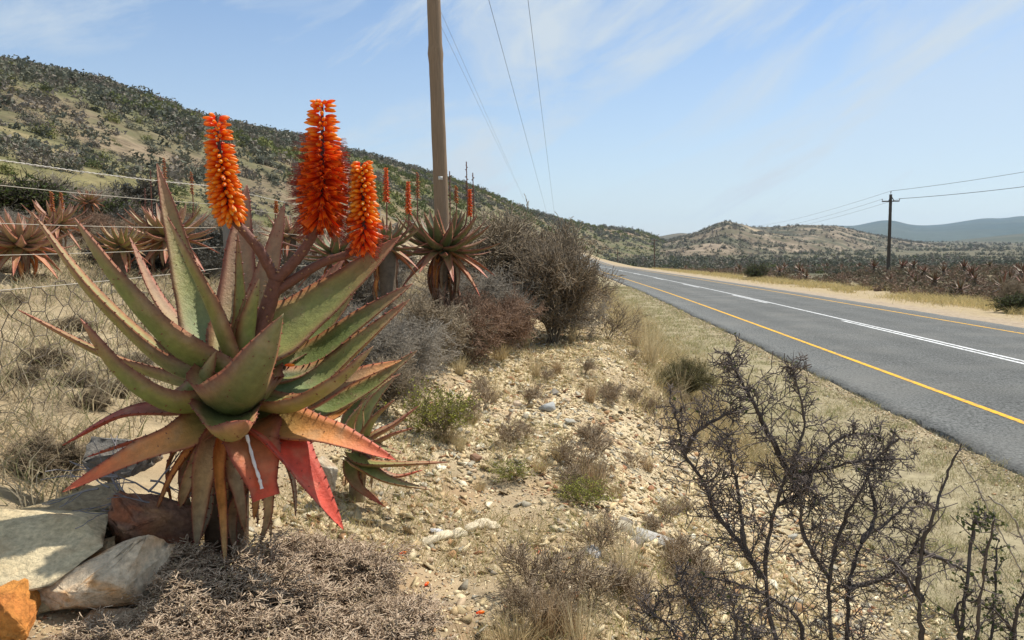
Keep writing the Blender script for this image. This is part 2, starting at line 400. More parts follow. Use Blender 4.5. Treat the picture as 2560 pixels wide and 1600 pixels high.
def col_flat(cc, dd, f):
    def g(px, s, X, Y, Z):
        n = fbm(X * f, Y * f, 61); return lerp(np.array(cc), np.array(dd), sstep(.35, .65, n)[..., None])
    return g
hill('saddle_hill', [(1560, 600, 1900), (1640, 592, 1900), (1690, 583, 1950), (1705, 582, 1950), (1740, 588, 2000), (1800, 590, 2000), (1900, 612, 2000)], [(1560, 1250), (1900, 1500)],
     M_FARHILL, col_flat((.10, .095, .07), (.18, .15, .11), .012), 120, 30, .02, .8, 1.2, 9)
hill('far_mountain', [(1900, 612, 5200), (1990, 568, 5200), (2060, 563, 5200), (2130, 565, 5300), (2165, 557, 5400), (2200, 550, 5400), (2230, 551, 5400), (2262, 561, 5500), (2300, 564, 5600), (2350, 561, 5700),
     (2400, 553, 5800), (2450, 545, 5800), (2500, 546, 5800), (2540, 539, 5800), (2575, 542, 5800), (2700, 520, 5900), (2900, 540, 6000)], [(1900, 3000), (2300, 3100), (2900, 2800)],
     M_FARHILL, col_flat((.05, .075, .07), (.075, .095, .08), .0016), 240, 40, .02, .85, 1.15, 12)
hill('far_foothill', [(2240, 612, 3000), (2330, 606, 3000), (2420, 597, 2900), (2500, 588, 2800), (2570, 582, 2700), (2900, 575, 2700)], [(2240, 1900), (2900, 1800)],
     M_FARHILL, col_flat((.07, .08, .055), (.12, .11, .075), .003), 120, 30, .02, .85, 1.15, 13)

# ------------------------------------------------------------------ aloes
UPV = np.array([0, 0, 1.0])
def leaf_geo(ctrl, axis_xy, width, thick=.20, chan=.17, cols=None, nr=20, roll=0., taper=.66, thorn=.011, npitch=.042, cut=None, surf=.35, rs=None, basew=.92):
    """one succulent leaf along control points; returns blade (V,F,C) and thorns (V,F,C)"""
    rs = rs or rng
    pts = spline(ctrl, nr); t = nrm(np.gradient(pts, axis=0)); s = np.linspace(0, 1, nr)
    o = pts[-1, :2] - np.asarray(axis_xy)[:2]; mid = pts[nr // 2, :2] - np.asarray(axis_xy)[:2]
    o = o * .6 + mid * .8; o = np.array([o[0], o[1], 0.]); o = nrm(o)
    side0 = np.cross(o, UPV)
    side = nrm(side0[None] - t * (t @ side0)[:, None]); n = np.cross(side, t)
    if roll:
        c_, s_ = math.cos(roll), math.sin(roll); side, n = side * c_ + n * s_, n * c_ - side * s_
    w = width * np.minimum(1, (1 - s) ** taper * 1.22) * (basew + (1 - basew) * np.sin(np.pi * np.clip(s * 2.2, 0, 1)))
    w = np.maximum(w, width * .035) * (1 + .03 * np.sin(s * 23 + rs.random() * 6))
    if cut: w = np.where(s > cut, np.maximum(w, width * .38), w)
    U = np.linspace(-1, 1, 7); K = 12
    th = thick * w * (1 - .25 * s) + .003
    up = pts[:, None] + side[:, None] * (U[None, :, None] * w[:, None, None] / 2) + n[:, None] * (chan * w[:, None] * (U[None] ** 2 - .3))[..., None]
    Ul = U[1:-1][::-1]
    lo = pts[:, None] + side[:, None] * (Ul[None, :, None] * w[:, None, None] / 2) + n[:, None] * ((chan * w[:, None] * (Ul[None] ** 2 - .3)) - th[:, None] * (1 - Ul[None] ** 2) ** .7)[..., None]
    V = np.concatenate([up, lo], 1).reshape(-1, 3)
    i = np.arange(K); Fq = np.concatenate([np.stack([i, i + K, (i + 1) % K + K, (i + 1) % K], 1) + j * K for j in range(nr - 1)])
    # colours: base, middle, tip; margins red
    c0, c1, c2 = [np.array(c) for c in cols]
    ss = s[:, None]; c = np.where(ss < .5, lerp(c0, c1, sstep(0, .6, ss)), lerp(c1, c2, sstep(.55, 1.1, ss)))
    c = np.repeat(c[:, None], K, 1)
    edge = np.zeros(K); edge[[0, 6]] = .75; edge[[1, 5, 7, 11]] = .12
    c = lerp(c, np.array([.36, .07, .045]), edge[None, :, None])
    c[:, 7:] = lerp(c[:, 7:], c[:, 7:] * np.array([1.04, .98, .9]), .8)
    blot = .88 + .24 * rs.random((nr, K, 1)); c = c * blot
    tip = len(V) ; V = np.vstack([V, pts[-1] + t[-1] * w[-1] * 1.5]) if not cut else V
    C = c.reshape(-1, 3)
    F2 = []
    if not cut:
        C = np.vstack([C, c2 * .7]); b = (nr - 1) * K; F2 = np.stack([i + b, np.full(K, tip), (i + 1) % K + b], 1)
    # thorns along both margins and a few on the faces
    G = Geo(); L = np.linalg.norm(np.diff(pts, axis=0), axis=1).sum()
    if thorn:
        m = max(4, int(L / npitch)); tt = (np.arange(m) + .5) / m
        rows = []
        for sg in (-1, 1):
            f = np.clip(tt + (rs.random(m) - .5) * .3 / m, 0.02, .97); rows.append((f, np.full(m, sg * 1.0), np.zeros(m)))
        ns = int(m * surf * 2); rows.append((rs.random(ns) * .9, (rs.random(ns) - .5) * 1.5, np.ones(ns)))
        ns2 = int(m * surf * .5); rows.append((rs.random(ns2) * .9, (rs.random(ns2) - .5) * 1.3, -np.ones(ns2)))
        f = np.concatenate([r[0] for r in rows]); u = np.concatenate([r[1] for r in rows]); kind = np.concatenate([r[2] for r in rows])
        ix = f * (nr - 1); k0 = np.minimum(ix.astype(int), nr - 2); fr = (ix - k0)[:, None]
        g = lambda A: A[k0] * (1 - fr) + A[k0 + 1] * fr
        pp, sd_, nn, tt_, ww, tk = g(pts), g(side), g(n), g(t), g(w[:, None]), g(th[:, None])
        uu = u[:, None]
        base = pp + sd_ * uu * ww / 2 * .985 + nn * (chan * ww * (uu ** 2 - .3))
        low = kind[:, None] > .5
        base = np.where(low, base - nn * tk * np.clip(1 - uu ** 2, 0, 1) ** .7, base)
        dirn = np.where(low, -nn, np.where(kind[:, None] < -.5, nn, sd_ * np.sign(uu) + nn * .15)); dirn = nrm(dirn + tt_ * .3)
        hgt = thorn * (.7 + .5 * rs.random((len(f), 1))) * np.where(kind[:, None] == 0, 1, .75)
        a = tt_; b2 = nrm(np.cross(dirn, a))
        r_ = hgt * .42
        base = base - dirn * hgt * .15
        TV = np.stack([base + a * r_, base - a * r_ * .5 + b2 * r_ * .8, base - a * r_ * .5 - b2 * r_ * .8, base + dirn * hgt], 1).reshape(-1, 3)
        q = np.array([[0, 1, 3], [1, 2, 3], [2, 0, 3]]); TF = (q[None] + (np.arange(len(f)) * 4)[:, None, None]).reshape(-1, 3)
        tc_ = np.tile(np.array([[.22, .05, .03], [.22, .05, .03], [.22, .05, .03], [.10, .025, .02]]), (len(f), 1))
        return (V, [Fq] + ([F2] if len(F2) else []), C), (TV, TF, tc_), (pts, side, n, w)
    return (V, [Fq] + ([F2] if len(F2) else []), C), None, (pts, side, n, w)

GRN, BLU, OLV = (.165, .205, .055), (.165, .245, .12), (.245, .245, .07)
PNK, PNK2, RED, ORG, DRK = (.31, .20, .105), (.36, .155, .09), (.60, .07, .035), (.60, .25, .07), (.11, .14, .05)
def put_leaf(parent, ctrl, axis, width, name='leaf', label=None, mat=None, thorn=True, **k):
    (V, Fs, C), T, info = leaf_geo(ctrl, axis, width, **k)
    o = mobj(name, V, Fs, mat or M_ALOE, parent, C, True)
    if label: o['label'] = label
    if T is not None and thorn: mobj('thorns', T[0], T[1], M_THORN, o, T[2])['kind'] = 'stuff'
    return o, info

AZ = 3.1
A_AX = P(578, 1000, AZ); A_BASE = np.array([A_AX[0] - .04, AZ, 0.]); A_BASE[2] = tz(A_BASE[0], A_BASE[1])
aloe = thing('aloe', A_BASE, 'large foreground aloe with thorny green and red leaves and three bright orange flower spikes', 'aloe')
def L(pts, w, cols, label=None, **k):
    k.setdefault('surf', .75); k.setdefault('thorn', .013)
    w = w * 1.44
    if 'roll' not in k: k['roll'] = -.55 if pts[-1][0] > 720 and pts[-1][2] > -.1 else (-.32 if pts[-1][0] < 330 and pts[-1][1] < 820 else 0.)
    """pts: (column,row,depth offset); w in picture pixels"""
    c = np.array([P(a, b, AZ + d) for a, b, d in pts]); return put_leaf(aloe, c, A_AX, w * AZ / F_PX, cols=cols, label=label, **k)
# back leaves first
L([(585, 900, .06), (600, 790, .22), (600, 640, .36), (617, 465, .50)], 104, (OLV, PNK, PNK2))
L([(600, 890, .06), (645, 770, .22), (682, 640, .34), (710, 512, .44)], 78, (OLV, PNK, PNK2))
L([(560, 900, .04), (500, 800, .20), (452, 640, .32), (393, 412, .42)], 84, (BLU, OLV, PNK2), roll=.3)
L([(545, 915, .10), (452, 822, .26), (385, 730, .36), (325, 595, .44)], 58, (OLV, PNK, PNK2))
L([(620, 905, .05), (740, 800, .20), (800, 725, .30), (862, 645, .38)], 66, (OLV, PNK, PNK2))
L([(640, 930, .10), (760, 850, .28), (830, 790, .36), (890, 722, .42)], 70, (GRN, GRN, PNK))
L([(520, 960, .05), (400, 930, .18), (250, 880, .28), (48, 775, .36)], 64, (BLU, OLV, PNK2))
L([(640, 940, .03), (760, 905, .16), (900, 800, .24), (1028, 711, .28)], 84, (GRN, GRN, PNK2))
L([(600, 890, 0.), (730, 815, .08), (860, 715, .16), (998, 593, .24)], 132, (OLV, OLV, PNK2), roll=-.7)
# upright inner leaves
L([(598, 880, .02), (603, 790, .05), (600, 690, .08), (594, 587, .10)], 34, (OLV, OLV, PNK2))
L([(612, 870, -.02), (622, 800, -.04), (636, 745, -.05), (647, 697, -.05)], 46, (GRN, OLV, PNK))
L([(590, 880, 0.), (594, 820, 0.), (604, 780, 0.), (612, 742, 0.)], 30, (OLV, OLV, PNK))
L([(595, 905, -.03), (545, 775, -.06), (480, 655, -.06), (420, 543, -.04)], 74, (OLV, OLV, PNK))
# left side
L([(560, 935, .0), (420, 895, .04), (235, 730, .08), (83, 533, .12)], 88, (BLU, OLV, PNK))
L([(580, 930, -.04), (430, 840, -.14), (290, 690, -.16), (189, 548, -.14)], 96, (GRN, GRN, PNK))
L([(570, 985, -.05), (425, 1000, -.20), (300, 925, -.26), (204, 800, -.28)], 84, (GRN, GRN, PNK2))
# right side, lower
L([(630, 965, .0), (780, 950, .06), (900, 855, .10), (1021, 751, .14)], 80, (BLU, OLV, PNK2))
L([(610, 990, -.05), (730, 1005, -.20), (850, 945, -.24), (930, 868, -.24)], 74, (OLV, OLV, PNK))
L([(640, 995, .0), (760, 1005, .02), (880, 945, .06), (1000, 902, .10)], 72, (OLV, PNK, ORG))
L([(660, 1000, .06), (800, 1020, .12), (930, 960, .18), (1040, 878, .22)], 66, (GRN, GRN, PNK))
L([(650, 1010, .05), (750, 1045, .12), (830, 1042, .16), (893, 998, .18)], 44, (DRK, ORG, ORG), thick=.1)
# towards the camera
L([(600, 930, -.04), (590, 985, -.24), (630, 935, -.38), (704, 793, -.44)], 150, (GRN, (.13, .155, .055), (.22, .20, .085)), label='broad leaf curving up towards the viewer', chan=.24, taper=.7)
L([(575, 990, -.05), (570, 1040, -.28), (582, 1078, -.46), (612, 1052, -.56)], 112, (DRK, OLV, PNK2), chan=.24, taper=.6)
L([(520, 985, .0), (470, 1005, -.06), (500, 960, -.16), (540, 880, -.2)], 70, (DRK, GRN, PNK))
# drooping lower leaves
L([(600, 1020, -.04), (720, 1062, -.18), (840, 1090, -.26), (985, 1148, -.30)], 84, (GRN, ORG, RED), roll=-.55, label='drooping leaf with orange-red end')
L([(630, 1040, -.05), (700, 1090, -.22), (770, 1190, -.30), (856, 1320, -.32)], 100, (RED, RED, RED), label='deep red drooping leaf')
L([(595, 1040, -.06), (615, 1075, -.24), (640, 1150, -.34), (664, 1245, -.36)], 116, (ORG, (.42, .14, .05), RED), cut=.55, label='orange leaf with broken tip', taper=.5, basew=.9)
L([(560, 1020, -.02), (470, 1085, -.18), (340, 1135, -.24), (160, 1228, -.28)], 78, (GRN, ORG, RED), roll=.6, label='left drooping leaf with red end')
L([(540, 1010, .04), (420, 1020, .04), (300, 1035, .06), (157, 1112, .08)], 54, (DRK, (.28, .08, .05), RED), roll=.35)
L([(540, 1040, .08), (440, 1075, .12), (340, 1100, .14), (220, 1141, .16)], 40, (RED, (.34, .10, .05), RED))
# white dropping streak on the broken leaf
stk = np.array([P(a, b, AZ + d) for a, b, d in ((617, 1088, -.305), (624, 1115, -.318), (636, 1160, -.352), (648, 1195, -.366), (655, 1222, -.374))])
stk = spline(stk, 22); w_ = .004 + .004 * rng.random(22)
Vs, Fs_ = polytube(stk, w_, 6); mobj('dropping_streak', Vs, Fs_, M_PAINT, aloe, np.array([.75, .72, .68]), True)
# stem
st_pts = spline([A_BASE + [0, 0, -.1], A_BASE + [0.0, 0, .12], A_AX + [-.02, 0, -.12], A_AX + [.02, .02, .05]], 12)
Vs, Fs_ = polytube(st_pts, np.linspace(.085, .10, 12), 12); mobj('stem', Vs, Fs_, M_DEAD, aloe, np.array([.13, .085, .05]), True)
# dead leaves hanging round the stem
TAN, BRN, GRYB = (.50, .35, .18), (.30, .17, .08), (.36, .29, .19)
dead = [([(545, 1060, -.1), (480, 1120, -.16), (430, 1190, -.18), (385, 1290, -.2)], 34, (ORG, ORG, BRN)),
        ([(550, 1060, -.12), (505, 1130, -.2), (465, 1215, -.22), (450, 1268, -.2)], 44, (TAN, TAN, BRN)),
        ([(555, 1060, -.14), (515, 1150, -.24), (500, 1250, -.24), (490, 1370, -.22)], 62, (BRN, TAN, GRYB)),
        ([(565, 1060, -.15), (545, 1150, -.28), (555, 1280, -.3), (563, 1420, -.29)], 34, (ORG, (.52, .23, .06), (.6, .45, .22))),
        ([(580, 1070, -.14), (585, 1170, -.24), (600, 1240, -.24), (612, 1330, -.2)], 44, (TAN, GRYB, BRN)),
        ([(600, 1070, -.12), (630, 1170, -.2), (640, 1230, -.2), (635, 1300, -.16)], 32, (TAN, TAN, ORG)),
        ([(640, 1070, -.08), (740, 1110, -.14), (780, 1170, -.16), (800, 1225, -.16)], 30, (ORG, TAN, (.5, .36, .17))),
        ([(640, 1080, -.02), (700, 1130, -.04), (730, 1200, -.02), (740, 1290, .0)], 36, (TAN, GRYB, GRYB)),
        ([(540, 1050, -.04), (460, 1100, -.06), (420, 1170, -.06), (430, 1270, -.05)], 30, (ORG, BRN, ORG)),
        ([(560, 1090, -.1), (530, 1190, -.16), (520, 1290, -.16), (470, 1400, -.14)], 46, (BRN, GRYB, BRN)),
        ([(590, 1090, -.06), (610, 1190, -.1), (580, 1290, -.12), (590, 1390, -.1)], 40, (BRN, BRN, GRYB)),
        ([(550, 1090, .0), (500, 1180, .02), (450, 1290, .02), (440, 1380, .02)], 40, (BRN, GRYB, BRN)),
        ([(620, 1080, -.1), (660, 1180, -.16), (668, 1280, -.16), (650, 1360, -.12)], 40, (BRN, TAN, GRYB))]
for pts, w, cc in dead:
    c = np.array([P(a, b, AZ + d) for a, b, d in pts])
    put_leaf(aloe, c, A_AX, w * AZ / F_PX, 'dead_leaf', mat=M_DEAD, cols=cc, thick=.05, chan=.30, nr=16, roll=rng.normal(0, .5), thorn=.006, surf=.05, taper=.5)

for k in range(5):
    a = rng.uniform(-2.9, .4); o = np.array([math.cos(a), math.sin(a), 0.]); p0 = A_AX + [0, 0, rng.uniform(-.26, -.1)] + o * .07; ln = rng.uniform(.2, .4)
    put_leaf(aloe, np.array([p0, p0 + o * ln * .25 - UPV * ln * .2, p0 + o * ln * .3 - UPV * ln * .6, p0 + o * ln * rng.uniform(.1, .5) - UPV * ln]), A_AX, rng.uniform(.03, .08), 'dead_leaf', mat=M_DEAD, cols=[(TAN, GRYB, TAN), (BRN, TAN, BRN), (ORG, TAN, (.55, .42, .24))][k % 3], thick=.04, chan=.35, nr=14, roll=rng.normal(0, .6), thorn=.005, surf=.05, taper=.45)
# flower stalk with three branches
FZ = AZ + .06
br = P(690, 700, FZ)
def stalk(pts, r0, r1, parent, name='flower_stalk', n=18, bracts=True):
    c = spline(pts, n); V, Fq = polytube(c, np.linspace(r0, r1, n) * (1 + .05 * np.sin(np.arange(n) * 2.3)), 8)
    o = mobj(name, V, Fq, M_STALK, parent, np.array([.17, .065, .04]), True)
    if bracts:
        G = Geo()
        for k in range(2, n - 1):
            for j in range(2):
                a = rng.random() * 6.28; d = nrm(np.array([math.cos(a), math.sin(a), .4])); p = c[k] + d * r0 * .7; q = p + d * r0 * .55
                V, Fq = seg_tubes([p], [q], r0 * .22, .001, 4); G.add(V, Fq, np.array([.42, .24, .12]))
        V, Fs, C = G.out(); mobj('bracts', V, Fs, M_STALK, o, C)['kind'] = 'stuff'
    return o, c
main_stalk, _ = stalk([P(640, 860, AZ + .03), P(662, 790, AZ + .05), P(680, 735, FZ), br], .036, .030, aloe)
# bud meshes: along +Z, base at the origin, length 1
def bud_mesh(kind):
    if kind == 'closed': prof = [(0, .05), (.08, .11), (.35, .165), (.65, .165), (.88, .10), (1, .015)]
    else: prof = [(0, .05), (.08, .09), (.4, .115), (.75, .12), (.93, .135), (1.0, .11)]
    G = Geo(); k = 7; th = np.arange(k) * 2 * np.pi / k
    bend = lambda z: .10 * z * z
    V = np.concatenate([np.stack([r * np.cos(th) + bend(z), r * np.sin(th), np.full(k, z)], 1) for z, r in prof])
    i = np.arange(k); Fq = np.concatenate([np.stack([i, (i + 1) % k, (i + 1) % k + k, i + k], 1) + j * k for j in range(len(prof) - 1)])
    zz = V[:, 2:3]
    if kind == 'closed': c = lerp(np.array([.97, .11, .006]), np.array([1.0, .34, .012]), sstep(.1, .8, zz))
    else: c = lerp(np.array([.88, .075, .008]), np.array([1.0, .21, .012]), sstep(.1, 1, zz))
    if kind == 'closed': c[zz[:, 0] > .95] = (.45, .28, .10)
    G.add(V, Fq, c)
    if kind == 'open':
        a = np.arange(6) * 1.047 + .3
        A = np.stack([.06 * np.cos(a) + .1, .06 * np.sin(a), np.full(6, .9)], 1); B = A + np.stack([.09 * np.cos(a), .09 * np.sin(a), .38 + .2 * rng.random(6)], 1)
        V, Fq = seg_tubes(A, B, .016, .012, 3); G.add(V, Fq, np.array([.50, .06, .015]))
        V, Fq = seg_tubes(B, B + [0, 0, .06], .022, .01, 3); G.add(V, Fq, np.array([.20, .04, .02]))
    return G
GB = {k: bud_mesh(k) for k in ('closed', 'open')}
MB_ = {}
for k, G in GB.items():
    V, Fs, C = G.out(); MB_[k] = (make_mesh('bud_' + k, V, Fs, M_BUD, C, True), V, Fs, C)
for nm, f in (('pale', (1.0, 1.25, 1.6)), ('red', (.92, .72, .8))):
    _, V, Fs, C = MB_['closed']; MB_[nm] = (make_mesh('bud_' + nm, V, Fs, M_BUD, np.clip(C * np.array(f), 0, 1), True), V, Fs, np.clip(C * np.array(f), 0, 1))
def raceme(parent, pts, n, r0, len0, len1, openness, singles, seed, label):
    """axis points bottom to top; a spiral of buds; those facing the viewer are single objects"""
    rs = np.random.default_rng(seed); c = spline(pts, 40)
    V, Fq = polytube(c, np.linspace(.013, .005, 40), 7); ax = mobj('flower_spike', V, Fq, M_STALK, parent, np.array([.11, .045, .035]), True); ax['label'] = label
    T = nrm(np.gradient(c, axis=0)); items = []
    for i in range(n):
        h = (i + .5) / n; hh = h ** .92; k = hh * 39; k0 = min(int(k), 38); f = k - k0
        p = c[k0] * (1 - f) + c[k0 + 1] * f; a = i * 2.399963 + rs.normal(0, .12)
        out = np.array([math.cos(a), math.sin(a), 0.]); dn = lerp(-.75, -.12, sstep(0, .28, h)) if h < .3 else lerp(-.16, .12, sstep(.3, 1, h))
        d = nrm(out + UPV * (dn + rs.normal(0, .09))); ln = (lerp(len0, len1, h ** 1.6) if h > .15 else len0 * lerp(.8, 1, h / .15)) * rs.uniform(.85, 1.1)
        if h > .62 and rs.random() < .62 * (h - .5): continue
        op = 'open' if rs.random() < openness(h) else str(rs.choice(['closed', 'pale', 'red'], p=[.45, .3, .25]))
        fat = 1.05 if op == 'open' else 1.0
        z = d; x = nrm(np.cross(np.cross(d, -UPV), d)); y = np.cross(z, x)
        wf = lerp(.058, .047, h) * fat * rs.uniform(.85, 1.1) * (1.1 if op == 'open' else 1.0)
        Mx = np.eye(4); Mx[:3, 0] = x * wf; Mx[:3, 1] = y * wf; Mx[:3, 2] = z * ln; Mx[:3, 3] = p + out * r0
        items.append((out[1], op, Mx))
    items.sort(key=lambda t: t[0]); base = np.array(WLOC[parent.name])
    G = Geo()
    for j, (fy, op, Mx) in enumerate(items):
        if j < singles:
            Mb = Mx.copy(); Mb[:3, 3] -= base; link('bud', MB_[op][0], ax, None, Matrix(Mb.tolist()))
        else:
            _, V, Fs, C = MB_[op]
            G2 = V @ Mx[:3, :3].T + Mx[:3, 3]; off = G.n
            G.add(G2, Fs[0], C * rs.uniform(.8, 1.1))
            for f in Fs[1:]: G.F.setdefault(f.shape[1], []).append(f + off)
    V, Fs, C = G.out(); o = mobj('buds', V, Fs, M_BUD, ax, C, True); o['kind'] = 'stuff'
    return ax
b1, _ = stalk([br, P(650, 628, FZ - .03), P(612, 580, FZ - .05), P(578, 545, FZ - .06)], .025, .016, aloe)
raceme(aloe, [P(580, 548, FZ - .06), P(565, 480, FZ - .06), P(552, 400, FZ - .06), P(541, 292, FZ - .06)], 250, .012, .070, .040, lambda h: 0, 100, 3, 'left orange spike of closed buds')
b2, _ = stalk([br, P(735, 655, FZ), P(775, 600, FZ + .02), P(803, 545, FZ + .03)], .026, .018, aloe)
raceme(aloe, [P(803, 556, FZ + .03), P(806, 470, FZ + .03), P(806, 380, FZ + .03), P(806, 254, FZ + .03)], 360, .013, .100, .044, lambda h: float(sstep(.82, .62, h)), 120, 4, 'tall red-orange spike with opened flowers')
b3, _ = stalk([P(672, 740, FZ), P(740, 695, FZ + .02), P(810, 655, FZ + .03), P(880, 632, FZ + .02), P(908, 605, FZ)], .024, .014, aloe)
raceme(aloe, [P(908, 620, FZ), P(910, 540, FZ), P(908, 470, FZ), P(906, 408, FZ)], 200, .011, .066, .036, lambda h: float(sstep(.34, .2, h)), 80, 5, 'small right spike of orange buds')

# small aloe offset growing on the right of the big one
PZ = 4.1
p_base = np.array([P(905, 1150, PZ)[0], PZ, 0.]); p_base[2] = tz(p_base[0], PZ)
pup = thing('aloe_offset', p_base, 'small reddish green aloe offset growing at the right foot of the big aloe', 'aloe')
p_ax = P(905, 1110, PZ)
def LP(pts, w, cols, **k):
    c = np.array([P(a, b, PZ + d) for a, b, d in pts]); put_leaf(pup, c, p_ax, w * 1.35 * PZ / F_PX, cols=cols, nr=14, thorn=.008, npitch=.035, **k)
for pts, w, cc in [([(890, 1120, .05), (905, 1040, .14), (940, 970, .2), (1000, 935, .25)], 34, (OLV, OLV, PNK2)),
    ([(895, 1120, .04), (915, 1040, .1), (945, 990, .13), (990, 940, .15)], 38, (GRN, OLV, PNK)),
    ([(885, 1130, 0.), (900, 1060, .0), (905, 1020, .02), (930, 985, .03)], 30, (BLU, OLV, PNK)),
    ([(895, 1125, -.03), (915, 1080, -.06), (940, 1040, -.06), (985, 1000, -.04)], 34, (OLV, OLV, PNK2)),
    ([(900, 1125, .0), (930, 1090, .0), (985, 1060, .02), (1045, 1015, .05)], 38, (OLV, PNK, PNK2)),
    ([(905, 1125, -.05), (940, 1105, -.1), (980, 1085, -.1), (1030, 1070, -.08)], 30, (GRN, PNK, PNK2)),
    ([(880, 1110, -.04), (905, 1100, -.12), (950, 1118, -.16), (1008, 1134, -.16)], 34, (GRN, OLV, PNK)),
    ([(880, 1130, -.05), (905, 1155, -.12), (970, 1160, -.14), (1118, 1155, -.12)], 42, (OLV, OLV, PNK2)),
    ([(880, 1140, -.06), (910, 1165, -.14), (970, 1200, -.18), (1075, 1224, -.2)], 46, (GRN, OLV, PNK)),
    ([(890, 1150, -.02), (930, 1170, -.05), (990, 1190, -.05), (1055, 1175, -.05)], 26, (GRN, PNK, RED)),
    ([(875, 1150, -.04), (880, 1190, -.08), (905, 1225, -.1), (960, 1265, -.12)], 30, (GRN, PNK, RED)),
    ([(875, 1110, -.08), (872, 1085, -.14), (880, 1050, -.18), (905, 1010, -.18)], 26, (OLV, OLV, PNK)),
    ([(890, 1110, .08), (870, 1050, .16), (900, 1000, .2), (930, 920, .22)], 30, (GRN, DRK, PNK))]: LP(pts, w, cc)
V, Fq = polytube(spline([p_base + [-.02, 0, -.1], p_base + [-.03, 0, .08], p_ax + [0, 0, -.02]], 8), np.linspace(.04, .05, 8), 8)
mobj('stem', V, Fq, M_DEAD, pup, np.array([.30, .24, .15]), True)
for k in range(7):
    a = rng.random() * 6.28; o = np.array([math.cos(a), math.sin(a), 0]) * .09
    put_leaf(pup, np.array([p_ax, p_ax + o * .6 + [0, 0, -.05], p_ax + o * .9 + [0, 0, -.14], p_ax + o * rng.uniform(.5, 1.2) + [0, 0, -.24]]), p_ax, .035, 'dead_leaf', mat=M_DEAD, cols=(BRN, TAN, GRYB), thick=.05, chan=.3, nr=10, thorn=0, taper=.5)

# other aloes: generated rosettes
def rosette(base, top, span, nleaf, label, cols, seed, nstalk=(), group=None, skirt=10, red=.2, lw=.115, stem_r=.07, tilt=0., droop=1., parts=True):
    rs = np.random.default_rng(seed); base = np.asarray(base, float); top = np.asarray(top, float)
    t = thing('aloe', base, label, 'aloe', group)
    V, Fq = polytube(spline([base + [0, 0, -.15], base * .5 + top * .5 + [rs.normal(0, .02), rs.normal(0, .02), 0], top + [0, 0, .04]], 8), np.linspace(stem_r, stem_r * 1.25, 8), 9)
    V = V + rs.normal(0, stem_r * .10, V.shape); mobj('stem', V, Fq, M_DEAD, t, np.array([.14, .10, .065]))
    R = span / 2
    for i in range(nleaf):
        h = (i + .5) / nleaf; a = i * 2.39996 + rs.normal(0, .1)
        el = (lerp(1.42, -.02, (h / .8) ** 1.1) if h < .8 else lerp(-.15, -.95 * droop, (h - .8) / .2)) + rs.normal(0, .07)       # inner leaves erect, outer drooping
        ln = R * lerp(.72, 1.05, math.sin(min(1, h * 1.5) * 1.57)) * rs.uniform(.9, 1.08)
        o = np.array([math.cos(a), math.sin(a), 0.]); e0 = el * .75 - .12
        cur = .42 if el > -.1 else -.25
        p = [top + o * .02 + UPV * (.05 * (1 - h))]; ang = e0 - cur * .5
        for k in range(4):
            p.append(p[-1] + (o * math.cos(ang) + UPV * math.sin(ang)) * ln / 4); ang += cur * .45
        if h > 1 - red: cc = [(OLV, (.40, .17, .07), (.42, .10, .06)), ((.26, .10, .05), (.44, .19, .08), (.40, .15, .07)), (OLV, (.32, .17, .08), (.40, .10, .06))][rs.integers(3)]
        else: cc = cols[rs.integers(len(cols))]
        put_leaf(t, np.array(p), top, span * lw * rs.uniform(.85, 1.1), cols=cc, nr=11, thorn=.012 if parts else 0, npitch=.07, surf=.1, rs=rs, taper=.75)
    for i in range(skirt):
        a = rs.random() * 6.28; o = np.array([math.cos(a), math.sin(a), 0.]); ln = R * rs.uniform(.45, .8)
        p0 = top + UPV * rs.uniform(-.7 if i > 10 else -.25, -.02) * R
        put_leaf(t, np.array([p0, p0 + o * ln * .3 - UPV * ln * .15, p0 + o * ln * .42 - UPV * ln * .5, p0 + o * ln * .36 - UPV * ln]), top, span * lw * .6, 'dead_leaf', mat=M_DEAD, cols=[(BRN, GRYB, BRN), (TAN, GRYB, TAN), (BRN, ORG, BRN)][rs.integers(3)], thick=.04, chan=.35, nr=9, thorn=0, rs=rs, taper=.5, roll=rs.normal(0, .4))
    for (tipp, kind, ln) in nstalk:
        tipp = np.asarray(tipp, float); bend = tipp.copy(); bend[2] = top[2] + (tipp[2] - top[2]) * .35
        st, c = stalk([top, top * .4 + bend * .6 + [0, 0, -.04], bend, tipp], .014, .006, t, bracts=False)
        G = Geo(); n = {'bloom': 70, 'fading': 34, 'dry': 16}[kind]
        colr = {'bloom': ((.70, .09, .01), (.85, .22, .015)), 'fading': ((.42, .10, .03), (.60, .25, .05)), 'dry': ((.10, .05, .035), (.15, .08, .05))}[kind]
        dv = nrm(tipp - bend)
        for j in range(n):
            h = (j + .5) / n; a = j * 2.4; o = np.array([math.cos(a), math.sin(a), 0.]); p0 = tipp - dv * ln * (1 - h); L2 = {'bloom': .05, 'fading': .04, 'dry': .028}[kind] * (1.1 - .5 * h) * rs.uniform(.8, 1.2)
            q = p0 + nrm(o + UPV * lerp(-.7, .2, h)) * L2
            V, Fq = seg_tubes([p0, (p0 + q) / 2], [(p0 + q) / 2, q], [.006, .009], [.009, .002], 4); G.add(V, Fq, lerp(np.array(colr[0]), np.array(colr[1]), rs.random()))
        V, Fs, C = G.out(); f = mobj('flower_spike', V, Fs, M_BUD if kind != 'dry' else M_STALK, t, C)
        f['kind'] = 'stuff'
    return t
def gb(px, Z, dz=0):
    x = P(px, 700, Z)[0]; return np.array([x, Z, tz(x, Z) + dz])
DG, DG2 = (.085, .12, .05), (.12, .145, .06)
DT = (.22, .14, .085)
